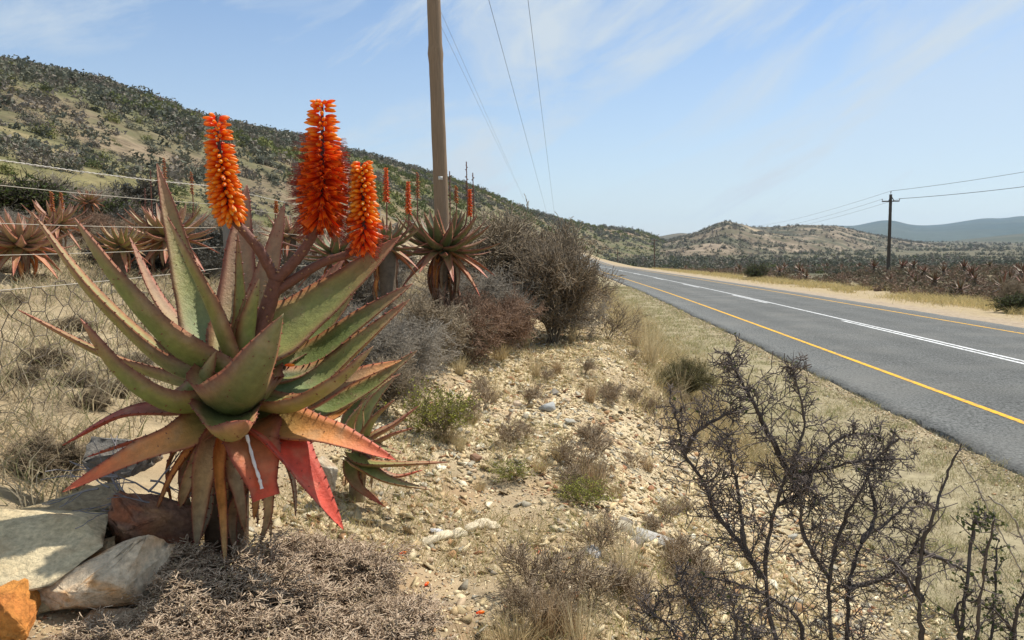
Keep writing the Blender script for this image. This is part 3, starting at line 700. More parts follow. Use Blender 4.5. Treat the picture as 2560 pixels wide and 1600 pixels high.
C_G = [(DG, DG2, DT), (DG2, DG2, (.27, .13, .09)), (DG, DG, DT)]; C_P = [((.27, .23, .11), (.34, .25, .15), (.44, .25, .18)), (OLV, (.31, .24, .13), (.46, .26, .18)), ((.26, .22, .10), (.38, .27, .18), (.44, .24, .17))]
C_Y = [((.24, .24, .08), (.26, .24, .09), PNK), (OLV, (.25, .23, .09), PNK2)]
q = 9.6
rosette(gb(1100, q), P(1106, 622, q), 1.38, 48, 'dark green aloe with long drooping red lower leaves beside the wooden pole', C_G, 5,
        [(P(1044, 432, q + .1), 'fading', .30), (P(1124, 428, q), 'dry', .4), (P(1166, 404, q - .1), 'dry', .45), (P(1182, 432, q), 'dry', .4), (P(1174, 474, q + .15), 'bloom', .32), (P(1140, 465, q + .2), 'fading', .2)], red=.2, lw=.125, skirt=30, stem_r=.09)
q = 8.2
rosette(gb(970, q), P(962, 618, q + .5), .95, 30, 'shaded aloe with orange flower spikes between the big aloe and the wooden pole', C_G, 6,
        [(P(965, 420, q + .4), 'bloom', .36), (P(1020, 455, q + .4), 'bloom', .34)], red=.25, skirt=30, stem_r=.08)
q = 8.6
rosette(gb(60, q), P(52, 612, q), 1.08, 50, 'pinkish aloe at the left edge of the picture behind the fence', C_P, 7, [(P(128, 480, q), 'fading', .2)], red=.2, skirt=14)
q = 10.2
rosette(gb(140, q), P(140, 562, q), .86, 36, 'pink aloe just behind the leftmost aloe behind the fence', C_P, 8, [(P(152, 482, q), 'fading', .2)], red=.2, skirt=8)
q = 14.0
rosette(gb(222, q), P(222, 505, q), .58, 30, 'small red aloe raised on a tall stem in front of the dark bush', C_P, 9, red=.25, skirt=26, stem_r=.06)
q = 9.6
rosette(gb(305, q), P(303, 618, q), .80, 32, 'yellow-green aloe behind the fence', C_Y, 10, red=.15, skirt=8)
q = 10.8
rosette(gb(425, q), P(422, 592, q), 1.36, 50, 'olive aloe with dry flower stalks behind the fence left of the fence post', C_P[:2] + C_Y[:1], 11,
        [(P(410, 395, q), 'fading', .35), (P(376, 425, q), 'dry', .22), (P(478, 430, q), 'fading', .3), (P(362, 470, q - .2), 'dry', .2)], red=.25, skirt=18)
q = 8.6
rosette(gb(830, q), P(838, 640, q), .95, 26, 'blue-green aloe behind the tall red flower spike', C_G, 12, [(P(690, 500, q), 'fading', .15)], red=.2, skirt=10)
q = 10.5
rosette(gb(720, q), P(722, 590, q), .8, 24, 'faded pink aloe beyond the fence between the two tall flower spikes', C_P, 13, red=.2, skirt=8)

for i, (px, py, Zf, a) in enumerate(((712, 913, 2.98, .2), (706, 1000, 2.90, .3), (998, 1390, 2.9, .6), (1062, 1470, 2.75, 1.2), (1190, 1540, 2.62, .4), (1345, 1388, 2.9, 1.1))):
    p = P(px, py, Zf)
    if i > 1:
        for _ in range(12):
            p = P(px, py, Zf); Zf -= (tz(p[0], Zf) - p[2]) / .5
        p[2] = tz(p[0], Zf) + .012
    m = Matrix.Translation(Vector(p)) @ Matrix.Rotation(a, 4, 'Z') @ Matrix.Rotation(1.5, 4, 'Y') @ Matrix.Scale(.04, 4)
    o = link('fallen_bud', MB_['closed'][0], None, None, m)
    tag(o, ('orange bud fallen on the upper right leaf of the big aloe', 'orange bud fallen on the lower right leaf of the big aloe')[i] if i < 2 else 'single orange bud fallen on the gravel', 'flower bud', None if i < 2 else 'fallen buds on the gravel')

# ------------------------------------------------------------------ fence
FD = nrm(np.array([.063, 1., 0.])); F0 = P(0, 378, 3.8)
def fpt(Y, z): return np.array([F0[0] + (Y - 3.8) * .063, Y, z])
fence = thing('fence', (F0[0], 3.8, tz(F0[0], 3.8)), 'wire stock fence with wooden posts and loose wire netting behind the big aloe', 'fence')
def fz(Y): return tz(fpt(Y, 0)[0], Y)
POSTS = (1.1, 6.25, 11.4, 16.6, 21.8, 27.)
for Y in POSTS:
    b = fpt(Y, fz(Y)); top = 2.06 + (fz(Y) - fz(3.8)) * .3
    zz = np.linspace(b[2] - .2, top, 14); lean = rng.normal(0, .012, 2)
    pts = np.stack([b[0] + .04 + lean[0] * (zz - b[2]), Y + lean[1] * (zz - b[2]), zz], 1)
    V, Fq = polytube(pts, .041 * (1 + .05 * rng.normal(size=14)), 10)
    k = len(V) - 10; V = np.vstack([V, V[k:].mean(0)]); cap = np.stack([k + np.arange(10), k + (np.arange(10) + 1) % 10, np.full(10, k + 10)], 1)
    mobj('post', V, [Fq, cap], M_WOOD, fence, np.array([.20, .185, .165]), True)
WZ = (2.02, 1.876, 1.69, 1.534, 1.362)
for i, z in enumerate(WZ):
    ys = np.linspace(.4, 27, 140); sag = 0
    pts = []
    for Y in ys:
        k = max(j for j in range(len(POSTS)) if POSTS[j] <= max(Y, POSTS[0])); a = POSTS[k]; b = POSTS[min(k + 1, len(POSTS) - 1)] if k + 1 < len(POSTS) else 32
        f = (Y - a) / (b - a); s_ = -.035 * 4 * f * (1 - f) * (1 if i else 1.6)
        pts.append(fpt(Y, z + s_ + (fz(Y) - fz(3.8)) * .3 * sstep(6, 12, Y)))
    pts = np.array(pts)
    if i == 0:                                             # top strand is two wires twisted round each other
        n = 1500; u = np.linspace(0, 1, n); c = np.stack([np.interp(u, np.linspace(0, 1, 140), pts[:, j]) for j in range(3)], 1)
        G = Geo()
        for ph in (0, math.pi):
            a = u * 26.6 / .11 * 2 * math.pi + ph; r = .0032
            V, Fq = polytube(c + np.stack([np.cos(a) * r, 0 * a, np.sin(a) * r], 1), .0020, 4); G.add(V, Fq, np.array([.50, .46, .39]))
        V, Fs, C = G.out(); mobj('strand', V, Fs, M_WIRE, fence, C)
    else:
        V, Fq = polytube(pts, .0019 if i < 4 else .0024, 5); mobj('strand', V, Fq, M_WIRE, fence, np.array([.48, .43, .35]))
# loose hexagonal netting below the bottom strand
A, B = [], []; ha = .072; jit = {}
def node(Y, z):
    k = (round(Y * 200), round(z * 200))
    if k not in jit: jit[k] = rng.normal(0, .010, 3) + [.02 * math.sin(Y * 2.1 + z * 5), 0, 0]
    return fpt(Y, z - .035 * math.sin(Y * 1.3) ** 2) + jit[k]
for c in range(0, 90):
    for r in range(0, 9):
        cy, cz = 1.6 + c * 1.5 * ha, 1.362 - ha * .9 - (r + .5 * (c % 2)) * 1.732 * ha
        if cz < fz(cy) + .02: continue
        q = [node(cy + ha * math.cos(k * math.pi / 3), cz + ha * math.sin(k * math.pi / 3)) for k in range(4)]
        for k in range(3): A.append(q[k]); B.append(q[k + 1])
V, Fq = seg_tubes(A, B, .0024, .0024, 4); o = mobj('wire_netting', V, Fq, M_WIRE, fence, np.array([.10, .075, .05])); o['kind'] = 'stuff'

# ------------------------------------------------------------------ poles and lines
def pole(base, top, r0, r1, label, knots=(), colr=(.275, .19, .12)):
    base = np.asarray(base, float); top = np.asarray(top, float)
    t = thing('utility_pole', base, label, 'utility pole')
    n = 60; u = np.linspace(-.06, 1, n); pts = base + (top - base) * u[:, None]; r = np.interp(u, [0, 1], [r0, r1]) * (1 + .012 * rng.normal(size=n))
    for kz, ka in knots: r = r * (1 + ka * np.exp(-((u - kz) / .012) ** 2))
    V, Fq = polytube(pts, r, 20); V = V + rng.normal(0, r0 * .012, V.shape); k = len(V) - 20; V = np.vstack([V, V[k:].mean(0)])
    cap = np.stack([k + np.arange(20), k + (np.arange(20) + 1) % 20, np.full(20, k + 20)], 1)
    mobj('post', V, [Fq, cap], M_WOOD, t, np.array(colr), True)
    return t
def box(c, half, ax=None):
    v = np.array([[x, y, z] for x in (-1, 1) for y in (-1, 1) for z in (-1, 1)], float) * np.asarray(half)
    if ax is not None: v = v @ np.asarray(ax)
    return v + np.asarray(c), np.array([[0, 1, 3, 2], [4, 6, 7, 5], [0, 4, 5, 1], [2, 3, 7, 6], [0, 2, 6, 4], [1, 5, 7, 3]])
PZL = 11.6
pb = P(1108, 700, PZL); pb[2] = tz(pb[0], PZL); pt0 = P(1084, 0, PZL); pdir = (pt0 - P(1101, 450, PZL)); pdir /= pdir[2]
pb = P(1101, 450, PZL) + pdir * (pb[2] - P(1101, 450, PZL)[2]); ptop = pb + pdir * 8.0
npole = pole(pb, ptop, .118, .088, 'tall weathered wooden pole rising out of the top of the picture', [((P(0, 132, PZL)[2] - pb[2]) / 8.0, .13)])
V, Fq = box(P(1103, 447, PZL) + [0, -.118, 0], (.032, .004, .026)); mobj('number_plate', V, Fq, M_PAINT, npole, np.array([.62, .60, .54]))
V, Fq = box(ptop - [0, 0, .35], (.75, .05, .05)); mobj('crossarm', V, Fq, M_WOOD, npole, np.array([.22, .17, .12]))
WC = np.array([.05, .05, .055])
def insul(parent, p, h=.16):
    V, Fq = polytube([p, p + [0, 0, h * .4], p + [0, 0, h * .45], p + [0, 0, h]], [.018, .018, .05, .03], 8); mobj('insulator', V, Fq, M_PAINT, parent, np.array([.25, .22, .2]), True)
arm_z = ptop[2] - .30
def cable(a, b, sag, r, parent, n=60, colr=WC, name='line'):
    u = np.linspace(0, 1, n)[:, None]; p = a + (b - a) * u; p[:, 2] -= (4 * sag * u * (1 - u))[:, 0]
    V, Fq = polytube(p, r, 4); return mobj(name, V, Fq, M_WIRE, parent, colr)
lines = thing('overhead_lines', ptop, 'overhead lines running from the tall wooden pole away along the road', 'power line')
far_p = P(1404, 560, 95.); far_p[2] = tz(far_p[0], 95.) + 7.4
H = arm_z + .16
def vis(px, py):      # point of a line at the height of the cross-arm seen in this direction
    c = P(px, py, 1.0) - np.array([0, 0, EYE]); k = (H - EYE) / c[2]; return np.array([0, 0, EYE]) + c * k
for px, r, e in ((1222, .007, .0), (1320, .007, .9)):
    w0 = vis(px, 0); d = nrm(w0 - np.array([0, 0, H])); end = P(1372 + 16 * (px > 1300), 552, 95.)
    tang = (end - w0); start = w0 - tang * ((w0[1] - PZL) / tang[1]) ; start[2] = H
    u = np.linspace(0, 1, 50)[:, None]
    p = np.concatenate([start + (w0 - start) * np.linspace(0, 1, 6)[:-1, None], w0 + (end - w0) * u]); V, Fq = polytube(p, r, 5); mobj('line', V, Fq, M_WIRE, lines, WC)
for (a, b) in (((1098, 20), (1290, 430)), ((1100, 60), (1278, 405))):
    A_ = P(a[0], a[1], PZL + 1.5); B_ = P(b[0] + 30, b[1] + 90, 60.); cable(A_, B_, .0, .0035, lines, 30, np.array([.30, .31, .33]))
for (px, zp) in ((-.62, 0), (0, 0), (.62, 0)): insul(npole, ptop + [px, 0, -.3])
# pole across the road
RZ = 74.
rb = P(2220, 692, RZ); rb[2] = tz(rb[0], RZ); rt = P(2227, 486, RZ)
rpole = pole(rb, rt, .17, .13, 'dark pole with a cross-arm standing across the road', colr=(.085, .07, .055))
ca = P(2227, 503, RZ)
armd = nrm(np.array([1., -.15, .02]))
V, Fq = seg_tubes([ca - armd * .8], [ca + armd * .78], .06, .06, 4); mobj('crossarm', V, Fq, M_WOOD, rpole, np.array([.07, .06, .05]))
for sg in (-1, 1):
    V, Fq = seg_tubes([rt + [0, -.1, -.15]], [ca + armd * .26 * sg + [0, -.1, 0]], .04, .04, 4); mobj('brace', V, Fq, M_WOOD, rpole, np.array([.07, .06, .05]))
    insul(rpole, ca + armd * .78 * sg, .25)
insul(rpole, rt, .35)
rl = thing('overhead_lines', rt + [0, 0, .3], 'thin power lines strung over the pole across the road', 'power line')
tip = rt + [0, 0, .33]
cable(tip, P(2700, 405, 62.), .15, .018, rl); cable(ca + armd * .78 + [0, 0, .22], P(2700, 448, 60.), .15, .024, rl)
cable(tip, P(1880, 566, 190.), .6, .014, rl, colr=np.array([.2, .2, .21])); cable(ca - armd * .78 + [0, 0, .22], P(1900, 572, 190.), .6, .014, rl, colr=np.array([.2, .2, .21])); cable(ca + armd * .78 + [0, 0, .22], P(1915, 576, 190.), .6, .014, rl, colr=np.array([.2, .2, .21]))
for px, y0, y1, Z, nm in ((1636, 666, 598, 200., 'far brown pole beside the road, the taller of two'), (1544, 662, 622, 300., 'far brown pole beside the road, the shorter of two')):
    b = P(px, y0, Z); b[2] = min(b[2], tz(b[0], Z)); t_ = pole(b, P(px, y1, Z), .17, .13, nm, colr=(.16, .10, .07))
    V, Fq = seg_tubes([P(px, y1 + 3, Z) - [.9, 0, 0]], [P(px, y1 + 3, Z) + [.9, 0, 0]], .08, .08, 4); mobj('crossarm', V, Fq, M_WOOD, t_, np.array([.14, .09, .07]))

# ------------------------------------------------------------------ rocks and stones
def hull_rock(size, seed, npts=26, flat=1., cubic=.0, bevel=.06):
    r_ = np.random.default_rng(seed); p = r_.normal(size=(npts, 3)); p = nrm(p)
    if cubic: p = p / (np.abs(p).max(1, keepdims=True)) * cubic + p * (1 - cubic)
    p = p * (.82 + .3 * r_.random((npts, 1))) * np.asarray(size) * .5
    bm = bmesh.new()
    for q in p: bm.verts.new(q)
    g = bmesh.ops.convex_hull(bm, input=bm.verts[:]); bmesh.ops.delete(bm, geom=[v for v in bm.verts if not v.link_faces], context='VERTS')
    if bevel:
        bmesh.ops.bevel(bm, geom=bm.edges[:], offset=bevel * min(size), segments=1, affect='EDGES', clamp_overlap=True)
    bmesh.ops.triangulate(bm, faces=bm.faces[:]); bm.verts.ensure_lookup_table()
    V = np.array([v.co[:] for v in bm.verts]); Fq = np.array([[v.index for v in f.verts] for f in bm.faces]); bm.free()
    return V, Fq
def slab(outline, depthfun, zfun, thick, seed, nin=7):
    """flat irregular slab from an outline of picture points lying on a tilted plane"""
    return None
def rot(rx, ry, rz): return np.array((Matrix.Rotation(rz, 3, 'Z') @ Matrix.Rotation(ry, 3, 'Y') @ Matrix.Rotation(rx, 3, 'X')))
def rough(V, Fq, sub, amp, seed, freq=9):
    bm = bmesh.new(); vs = [bm.verts.new(v) for v in V]
    for f in Fq:
        try: bm.faces.new([vs[i] for i in f])
        except Exception: pass
    bmesh.ops.subdivide_edges(bm, edges=bm.edges[:], cuts=sub, use_grid_fill=True); bmesh.ops.triangulate(bm, faces=bm.faces[:]); bm.normal_update()
    V = np.array([v.co[:] for v in bm.verts]); N = np.array([v.normal[:] for v in bm.verts]); Fq = np.array([[v.index for v in f.verts] for f in bm.faces]); bm.free()
    n = fbm(V[:, 0] * freq + V[:, 2] * freq * 2.1, V[:, 1] * freq - V[:, 2] * freq * 1.7, seed, 5) - .5
    lay = np.abs(((V[:, 2] * 45 + n * 1.2) % 1) - .5) - .25                  # bedding layers
    return V + N * (n * amp + lay * amp * .25)[:, None], Fq
def rock(px, py, Z, size, R, colr, col2, label, seed, flat=.0, up=0., name='rock'):
    c = P(px, py, Z) + [0, 0, up]; V, Fq = hull_rock(size, seed, 20, cubic=max(flat, .6), bevel=.02); V, Fq = rough(V, Fq, 4, min(size) * .13, seed, 18 / max(size))
    V = V @ rot(*R).T + c
    n = fbm(V[:, 0] * 9 + V[:, 2] * 7, V[:, 1] * 9 + V[:, 2] * 5, seed + 3); C = lerp(np.array(colr), np.array(col2), sstep(.4, .62, n)[:, None])
    base = c.copy(); base[2] = V[:, 2].min(); return solo(name, V, Fq, M_ROCK, base, label, 'rock', None, C)
CRM, YLW, RST, GRY = (.55, .46, .30), (.50, .36, .17), (.42, .17, .07), (.33, .31, .27)
rock(60, 1370, 2.62, (.62, .54, .10), (.22, -.05, .5), (.58, .47, .28), (.64, .53, .33), 'large flat cream slab of rock at the left edge', 31, .6)
rock(265, 1450, 2.60, (.46, .30, .22), (.4, -.3, .35), (.66, .54, .38), (.60, .30, .10), 'white and orange rock below the flat cream slab', 132, .4)
rock(180, 1395, 2.72, (.36, .14, .05), (.3, -.22, .42), (.44, .35, .2), (.38, .31, .19), 'thin tan slab wedged between the two big rocks', 33, .8)
rock(10, 1560, 2.36, (.20, .24, .22), (.2, .3, .3), (.62, .26, .06), (.55, .20, .05), 'bright orange rock in the bottom left corner', 34, .4)
rock(385, 1310, 2.95, (.34, .26, .22), (.3, .2, .7), (.26, .15, .10), (.36, .13, .06), 'red-brown rock in the shade under the aloe', 35, .4)
rock(255, 1312, 2.95, (.12, .10, .16), (0, .1, .2), (.22, .20, .12), (.26, .22, .14), 'small dark greenish stone between slab and driftwood', 36, .6)
rock(180, 1262, 3.05, (.44, .3, .10), (.3, 0, .2), (.36, .29, .18), (.42, .34, .2), 'grey rock in shade behind the flat cream slab', 37, .5)
rock(310, 1150, 3.4, (.34, .2, .2), (.2, .1, .1), (.22, .20, .17), (.18, .17, .15), 'grey boulder behind the drooping left leaves', 38, .5)
rock(100, 1490, 2.5, (.34, .16, .10), (.3, -.2, .5), (.46, .36, .2), (.38, .28, .15), 'broken tan rock below the flat slab', 39, .5)
rock(330, 1590, 2.42, (.34, .22, .10), (.3, .1, .1), (.44, .34, .23), (.36, .25, .15), 'half-buried tan rock under the heath at the bottom', 40, .5)
rock(810, 1190, 3.35, (.11, .12, .20), (.2, .1, .3), (.62, .56, .44), (.5, .42, .3), 'pale upright stone between the big aloe and its offset', 41, .3)
# stone slab and distinct stones on the gravel
def stone(px, py, size, R, colr, label, seed):
    Z = 6.0
    for _ in range(30):
        p = P(px, py, Z); Z = Z + (p[2] - tz(p[0], Z)) * 1.2 if False else Z - (tz(p[0], Z) - p[2]) / ((py - HOR) / F_PX + .02)
    p = P(px, py, Z); k = Z / F_PX
    V, Fq = hull_rock(np.array(size) * k, seed, 16, cubic=.8, bevel=.05); V = V @ rot(*R).T; V[:, 2] -= V[:, 2].min() * .35; V = V + p
    return solo('stone', V, Fq, M_STONE, p, label, 'stone', None, np.array(colr))
stone(1648, 1360, (130, 60, 34), (.25, .25, -.45), (.42, .40, .36), 'long grey slab of stone on the gravel slope', 50)
stone(1565, 1330, (70, 60, 34), (.2, .1, -.3), (.44, .38, .27), 'tan block of stone beside the long grey slab', 51)
stone(1478, 1385, (58, 64, 24), (.3, .1, .2), (.42, .40, .37), 'split grey stone left of the long grey slab', 52)
stone(1368, 1025, (44, 44, 28), (.2, .1, .2), (.33, .33, .31), 'grey stone alone on the pale gravel', 53)
stone(1190, 1152, (34, 34, 26), (.2, .1, .2), (.26, .15, .09), 'dark brown rounded stone near the tip of the offset leaf', 54)
stone(1092, 1262 + 70, (34, 22, 16), (.2, .1, .2), (.55, .55, .55), 'pale blue-grey pebble on the gravel', 55)
# quartz band: pale blocks in a row
for i, (px, py, w) in enumerate(((1072, 1358, 50), (1108, 1345, 46), (1145, 1338, 50), (1175, 1325, 40), (1205, 1318, 44), (1235, 1320, 42))):
    o = stone(px, py, (w * 1.2, 38 - 5 * (i % 2), 24), (.2, .2 * (i % 3) - .2, .6 + .3 * (i % 2)), (.62, .53, .37), 'pale quartz block in the short row across the gravel', 60 + i); o['group'] = 'row of pale quartz blocks'

# gravel: unit stones copied over the bank
UNITS = [hull_rock((1, rng.uniform(.5, .95), rng.uniform(.2, .5)), 100 + i, 8, bevel=0, cubic=.85) for i in range(14)]
PAL = np.array([(.62, .50, .30), (.70, .60, .40), (.50, .38, .22), (.42, .25, .13), (.36, .33, .26), (.46, .43, .35), (.36, .18, .10), (.58, .45, .31), (.25, .22, .18), (.76, .69, .52)]); PW = np.array([.26, .24, .16, .06, .07, .06, .03, .06, .02, .04])
def ground_pts(n, y0, y1, dlo, dhi, seed):
    r_ = np.random.default_rng(seed); y = np.exp(r_.uniform(math.log(y0), math.log(y1), n)); d = r_.uniform(dlo, dhi, n)
    return road_cx(y) - 5.15 - d, y, d, r_
def scatter_stones(n, seed, smin, smax, dlo, dhi, y0=2.2, y1=18, thr=.36):
    x, y, d, r_ = ground_pts(n, y0, y1, dlo, dhi, seed)
    cov = fbm(x * .9, y * .9, 21); keep = (r_.random(n) < sstep(thr - .16, thr + .16, cov)) & (np.abs(x) < y * .75 + .3)
    x, y = x[keep], y[keep]; s = smin * (smax / smin) ** (r_.random(len(x)) ** 1.6) * (1 + .035 * np.clip(y - 3, 0, 12)); return x, y, terrain(x, y), s, r_
def merge_units(x, y, z, s, r_, units, cols, sink=.1):
    n = len(x); a = r_.uniform(0, 6.283, n); k = r_.integers(0, len(units), n); tx, ty = r_.normal(0, .42, n), r_.normal(0, .42, n)
    ca, sa = np.cos(a), np.sin(a); G = Geo()
    for u, (V, Fq) in enumerate(units):
        m = np.where(k == u)[0]
        if not len(m): continue
        W = V[None] * s[m][:, None, None]; X = W[..., 0] * ca[m][:, None] - W[..., 1] * sa[m][:, None]; Y = W[..., 0] * sa[m][:, None] + W[..., 1] * ca[m][:, None]
        Z = W[..., 2] + X * tx[m][:, None] + Y * ty[m][:, None]
        PP = np.stack([X + x[m][:, None], Y + y[m][:, None], Z + (z[m] + s[m] * sink)[:, None]], -1)
        FF = (Fq[None] + (np.arange(len(m)) * len(V))[:, None, None]).reshape(-1, Fq.shape[1])
        G.add(PP.reshape(-1, 3), FF, np.repeat(cols[m], len(V), 0))
    return G.out()
x, y, z, s, r_ = scatter_stones(62000, 5, .010, .028, 2.5, 6.8, 2.3, 17, .20)
b_ = scatter_stones(22000, 8, .028, .085, 2.5, 6.5, 2.3, 17, .36)
x, y, z, s = [np.concatenate([p_, q_]) for p_, q_ in zip((x, y, z, s), b_[:4])]
cols = PAL[r_.choice(len(PAL), len(x), p=PW)] * r_.uniform(.72, 1.12, (len(x), 1)) * np.array([1., .965, .90])
V, Fs, C = merge_units(x, y, z, s, r_, UNITS, cols, .04); o = mobj('gravel', V, Fs, M_STONE, None, C); tag(o, 'loose pale gravel and stone chips covering the bank', 'gravel', kind='stuff')
n = 5000; r2 = np.random.default_rng(41); y = np.exp(r2.uniform(math.log(6), math.log(60), n)); d = np.abs(r2.normal(0, .28, n)) + .08; x = road_cx(y) - 5.15 - d
cols = PAL[r2.choice(len(PAL), n, p=PW)] * r2.uniform(.6, 1.0, (n, 1)); V, Fs, C = merge_units(x, y, terrain(x, y), r2.uniform(.012, .04, n) * (1 + .02 * y), r2, UNITS, cols); o = mobj('edge_gravel', V, Fs, M_STONE, None, C); tag(o, 'loose chippings along the near edge of the asphalt', 'gravel', kind='stuff')
# larger stones one by one
BIG = [make_mesh('stone', *hull_rock((1, rng.uniform(.6, .95), rng.uniform(.35, .7)), 200 + i, 10, bevel=.02, cubic=.85), M_STONE, np.array(PAL[i % 10]) * rng.uniform(.85, 1.1)) for i in range(20)]
x, y, z, s, r_ = scatter_stones(520, 6, .05, .11, 2.6, 6.2, 2.5, 13, .40)
for i in range(min(len(x), 260)):
    if not (abs(x[i]) < y[i] * .68): continue
    o = link('stone', BIG[r_.integers(20)]); o.location = (x[i], y[i], z[i] + s[i] * .08); o.rotation_euler = (r_.normal(0, .3), r_.normal(0, .3), r_.uniform(0, 6.28)); o.scale = (s[i],) * 3
    tag(o, 'fist-sized stone lying loose on the gravel bank', 'stone', 'loose stones on the gravel bank')

# ------------------------------------------------------------------ twiggy shrubs
def grow(segs, p, d, Ln, r, lev, R, wig, br, up, ang, minr=.0012):
    n = max(3, int(4 + lev)); st = Ln / n
    for i in range(n):
        d = (d[0] + R.gauss(0, wig), d[1] + R.gauss(0, wig), d[2] + R.gauss(0, wig) + up); m = math.sqrt(d[0] ** 2 + d[1] ** 2 + d[2] ** 2); d = (d[0] / m, d[1] / m, d[2] / m)
        q = (p[0] + d[0] * st, p[1] + d[1] * st, p[2] + d[2] * st); r1 = max(minr, r * (1 - .75 * (i + 1) / n)); rr = max(minr, r * (1 - .75 * i / n))
        segs.append((p, q, rr, r1, lev)); p = q
        if lev > 0 and i > 0:
            for _ in range(br if R.random() < .8 else br - 1):
                a = R.gauss(ang, .2); b = R.uniform(0, 6.283)
                u = (math.cos(b), math.sin(b), R.gauss(0, .5)); k = u[0] * d[0] + u[1] * d[1] + u[2] * d[2]; u = (u[0] - k * d[0], u[1] - k * d[1], u[2] - k * d[2]); m = math.sqrt(sum(t * t for t in u)) + 1e-6
                ca, sa = math.cos(a), math.sin(a); nd = tuple(d[j] * ca + u[j] / m * sa for j in range(3))
                grow(segs, q, nd, Ln * R.uniform(.4, .65), r1 * .8, lev - 1, R, wig, br, up, ang, minr)
def shrub_mesh(name, seed, stems, h, spread, lev, br, colA, colB, r=.012, wig=.16, up=.04, ang=.7, minr=.0015, leaves=0, lcol=((.1, .12, .04), (.16, .17, .06)), lsize=.014, spines=0, mat=None, low=0.):
    R = random.Random(seed); segs = []
    for i in range(stems):
        a = R.uniform(0, 6.283); t = R.uniform(.1, 1) * spread
        d = (math.cos(a) * t, math.sin(a) * t, 1 - low * R.random()); m = math.sqrt(d[0] ** 2 + d[1] ** 2 + d[2] ** 2)
        grow(segs, (R.gauss(0, .05) * h, R.gauss(0, .05) * h, -.03 * h), tuple(k / m for k in d), h * R.uniform(.7, 1.05), r, lev, R, wig, br, up, ang, minr)
    A = np.array([s[0] for s in segs]); B = np.array([s[1] for s in segs]); r0 = np.array([s[2] for s in segs]); r1 = np.array([s[3] for s in segs])
    A[:, 2] = np.maximum(A[:, 2], -.03 * h); B[:, 2] = np.maximum(B[:, 2], -.03 * h)
    G = Geo(); rs = np.random.default_rng(seed); V, Fq = seg_tubes(A, B, r0, r1, 3)
    f = np.repeat(rs.random(len(A)), 6)[:, None]; G.add(V, Fq, lerp(np.array(colA), np.array(colB), f))
    if spines:
        i = rs.integers(0, len(A), spines); u = rs.random((spines, 1)); p = A[i] * (1 - u) + B[i] * u; d = nrm(B[i] - A[i]); s_ = nrm(np.cross(d, rs.normal(size=(spines, 3))) + d * .3)
        V, Fq = seg_tubes(p, p + s_ * rs.uniform(.015, .04, (spines, 1)), .0016, .0005, 3); G.add(V, Fq, np.array(colA) * 1.3)
    if leaves:
        i = rs.integers(0, len(A), leaves); u = rs.random((leaves, 1)); p = A[i] * (1 - u) + B[i] * u; a = nrm(rs.normal(size=(leaves, 3)) + [0, 0, .4]); b = nrm(np.cross(a, rs.normal(size=(leaves, 3)))); sz = lsize * rs.uniform(.6, 1.4, (leaves, 1))
        V = np.stack([p, p + a * sz * .5 + b * sz * .3, p + a * sz, p + a * sz * .5 - b * sz * .3], 1).reshape(-1, 3)
        Fl = (np.array([[0, 1, 2, 3]])[None] + (np.arange(leaves) * 4)[:, None, None]).reshape(-1, 4)
        G.add(V, Fl, np.repeat(lerp(np.array(lcol[0]), np.array(lcol[1]), rs.random((leaves, 1))), 4, 0))
    V, Fs, C = G.out(); V = V / np.percentile(V[:, 2], 99.3); return make_mesh(name, V, Fs, mat or M_TWIG, C)
BK, GB_, RB, BRW, DKT = (.10, .085, .075), (.17, .15, .135), (.15, .085, .06), (.19, .135, .085), (.072, .06, .053)
def plant(name, me, px, py, Z, scale, label, cat='shrub', group=None, rz=None, dz=0., sxy=1.):
    x = P(px, py, Z)[0]; o = link(name, me); o.location = (x, Z, tz(x, Z) + dz); o.rotation_euler = (0, 0, random.uniform(0, 6.28) if rz is None else rz); o.scale = (scale * sxy, scale * sxy, scale)
    return tag(o, label, cat, group)
SH_BIG = shrub_mesh('bare_shrub', 1, 11, 1.0, .66, 3, 2, (.15, .125, .095), (.33, .25, .16), .022, .14, .03, .6, .0052, 1200, ((.20, .15, .05), (.15, .16, .06)), .022)
SH_RED = shrub_mesh('red_brown_shrub', 2, 10, 1.0, .9, 3, 2, (.17, .105, .07), (.31, .20, .13), .016, .2, .02, .75, .0048, 900, ((.20, .11, .06), (.16, .14, .06)), .018)
SH_GRY = shrub_mesh('grey_shrub', 3, 9, 1.0, .9, 3, 2, (.20, .175, .14), (.38, .33, .26), .012, .22, .02, .8, .0034)
SH_BRN = shrub_mesh('brown_shrub', 4, 9, 1.0, .7, 3, 2, (.20, .16, .11), (.38, .30, .20), .018, .2, .03, .7, .005, 2200, ((.22, .16, .07), (.17, .17, .07)), .02)
SH_SML = shrub_mesh('wispy_shrub', 5, 9, 1.0, .7, 2, 2, BK, BRW, .012, .2, .04, .6, .0035)
plant('bare_shrub', SH_BIG, 1385, 830, 11.8, 1.65, 'large bare dark-stemmed shrub on the bank beside the road', sxy=.8)
plant('bare_shrub', SH_BIG, 1295, 790, 13.8, 1.65, 'tall bare brown shrub behind the large dark-stemmed shrub', rz=1.)
plant('brown_shrub', SH_BRN, 1215, 780, 13.4, 1.8, 'tall twiggy brown shrub right of the dark green aloe')
plant('brown_shrub', SH_BRN, 1290, 740, 18., 1.9, 'brown shrub with tops against the sky left of the lines')
plant('red_brown_shrub', SH_RED, 1180, 880, 9.3, .8, 'low red-brown twiggy shrub below the dark green aloe', sxy=.9)
plant('red_brown_shrub', SH_RED, 1265, 870, 10.2, .75, 'red-brown shrub just left of the large bare shrub', sxy=.8, rz=2.)
plant('grey_shrub', SH_GRY, 1030, 850, 7.4, .5, 'grey dry shrub below the dark green aloe, tangled with grass')
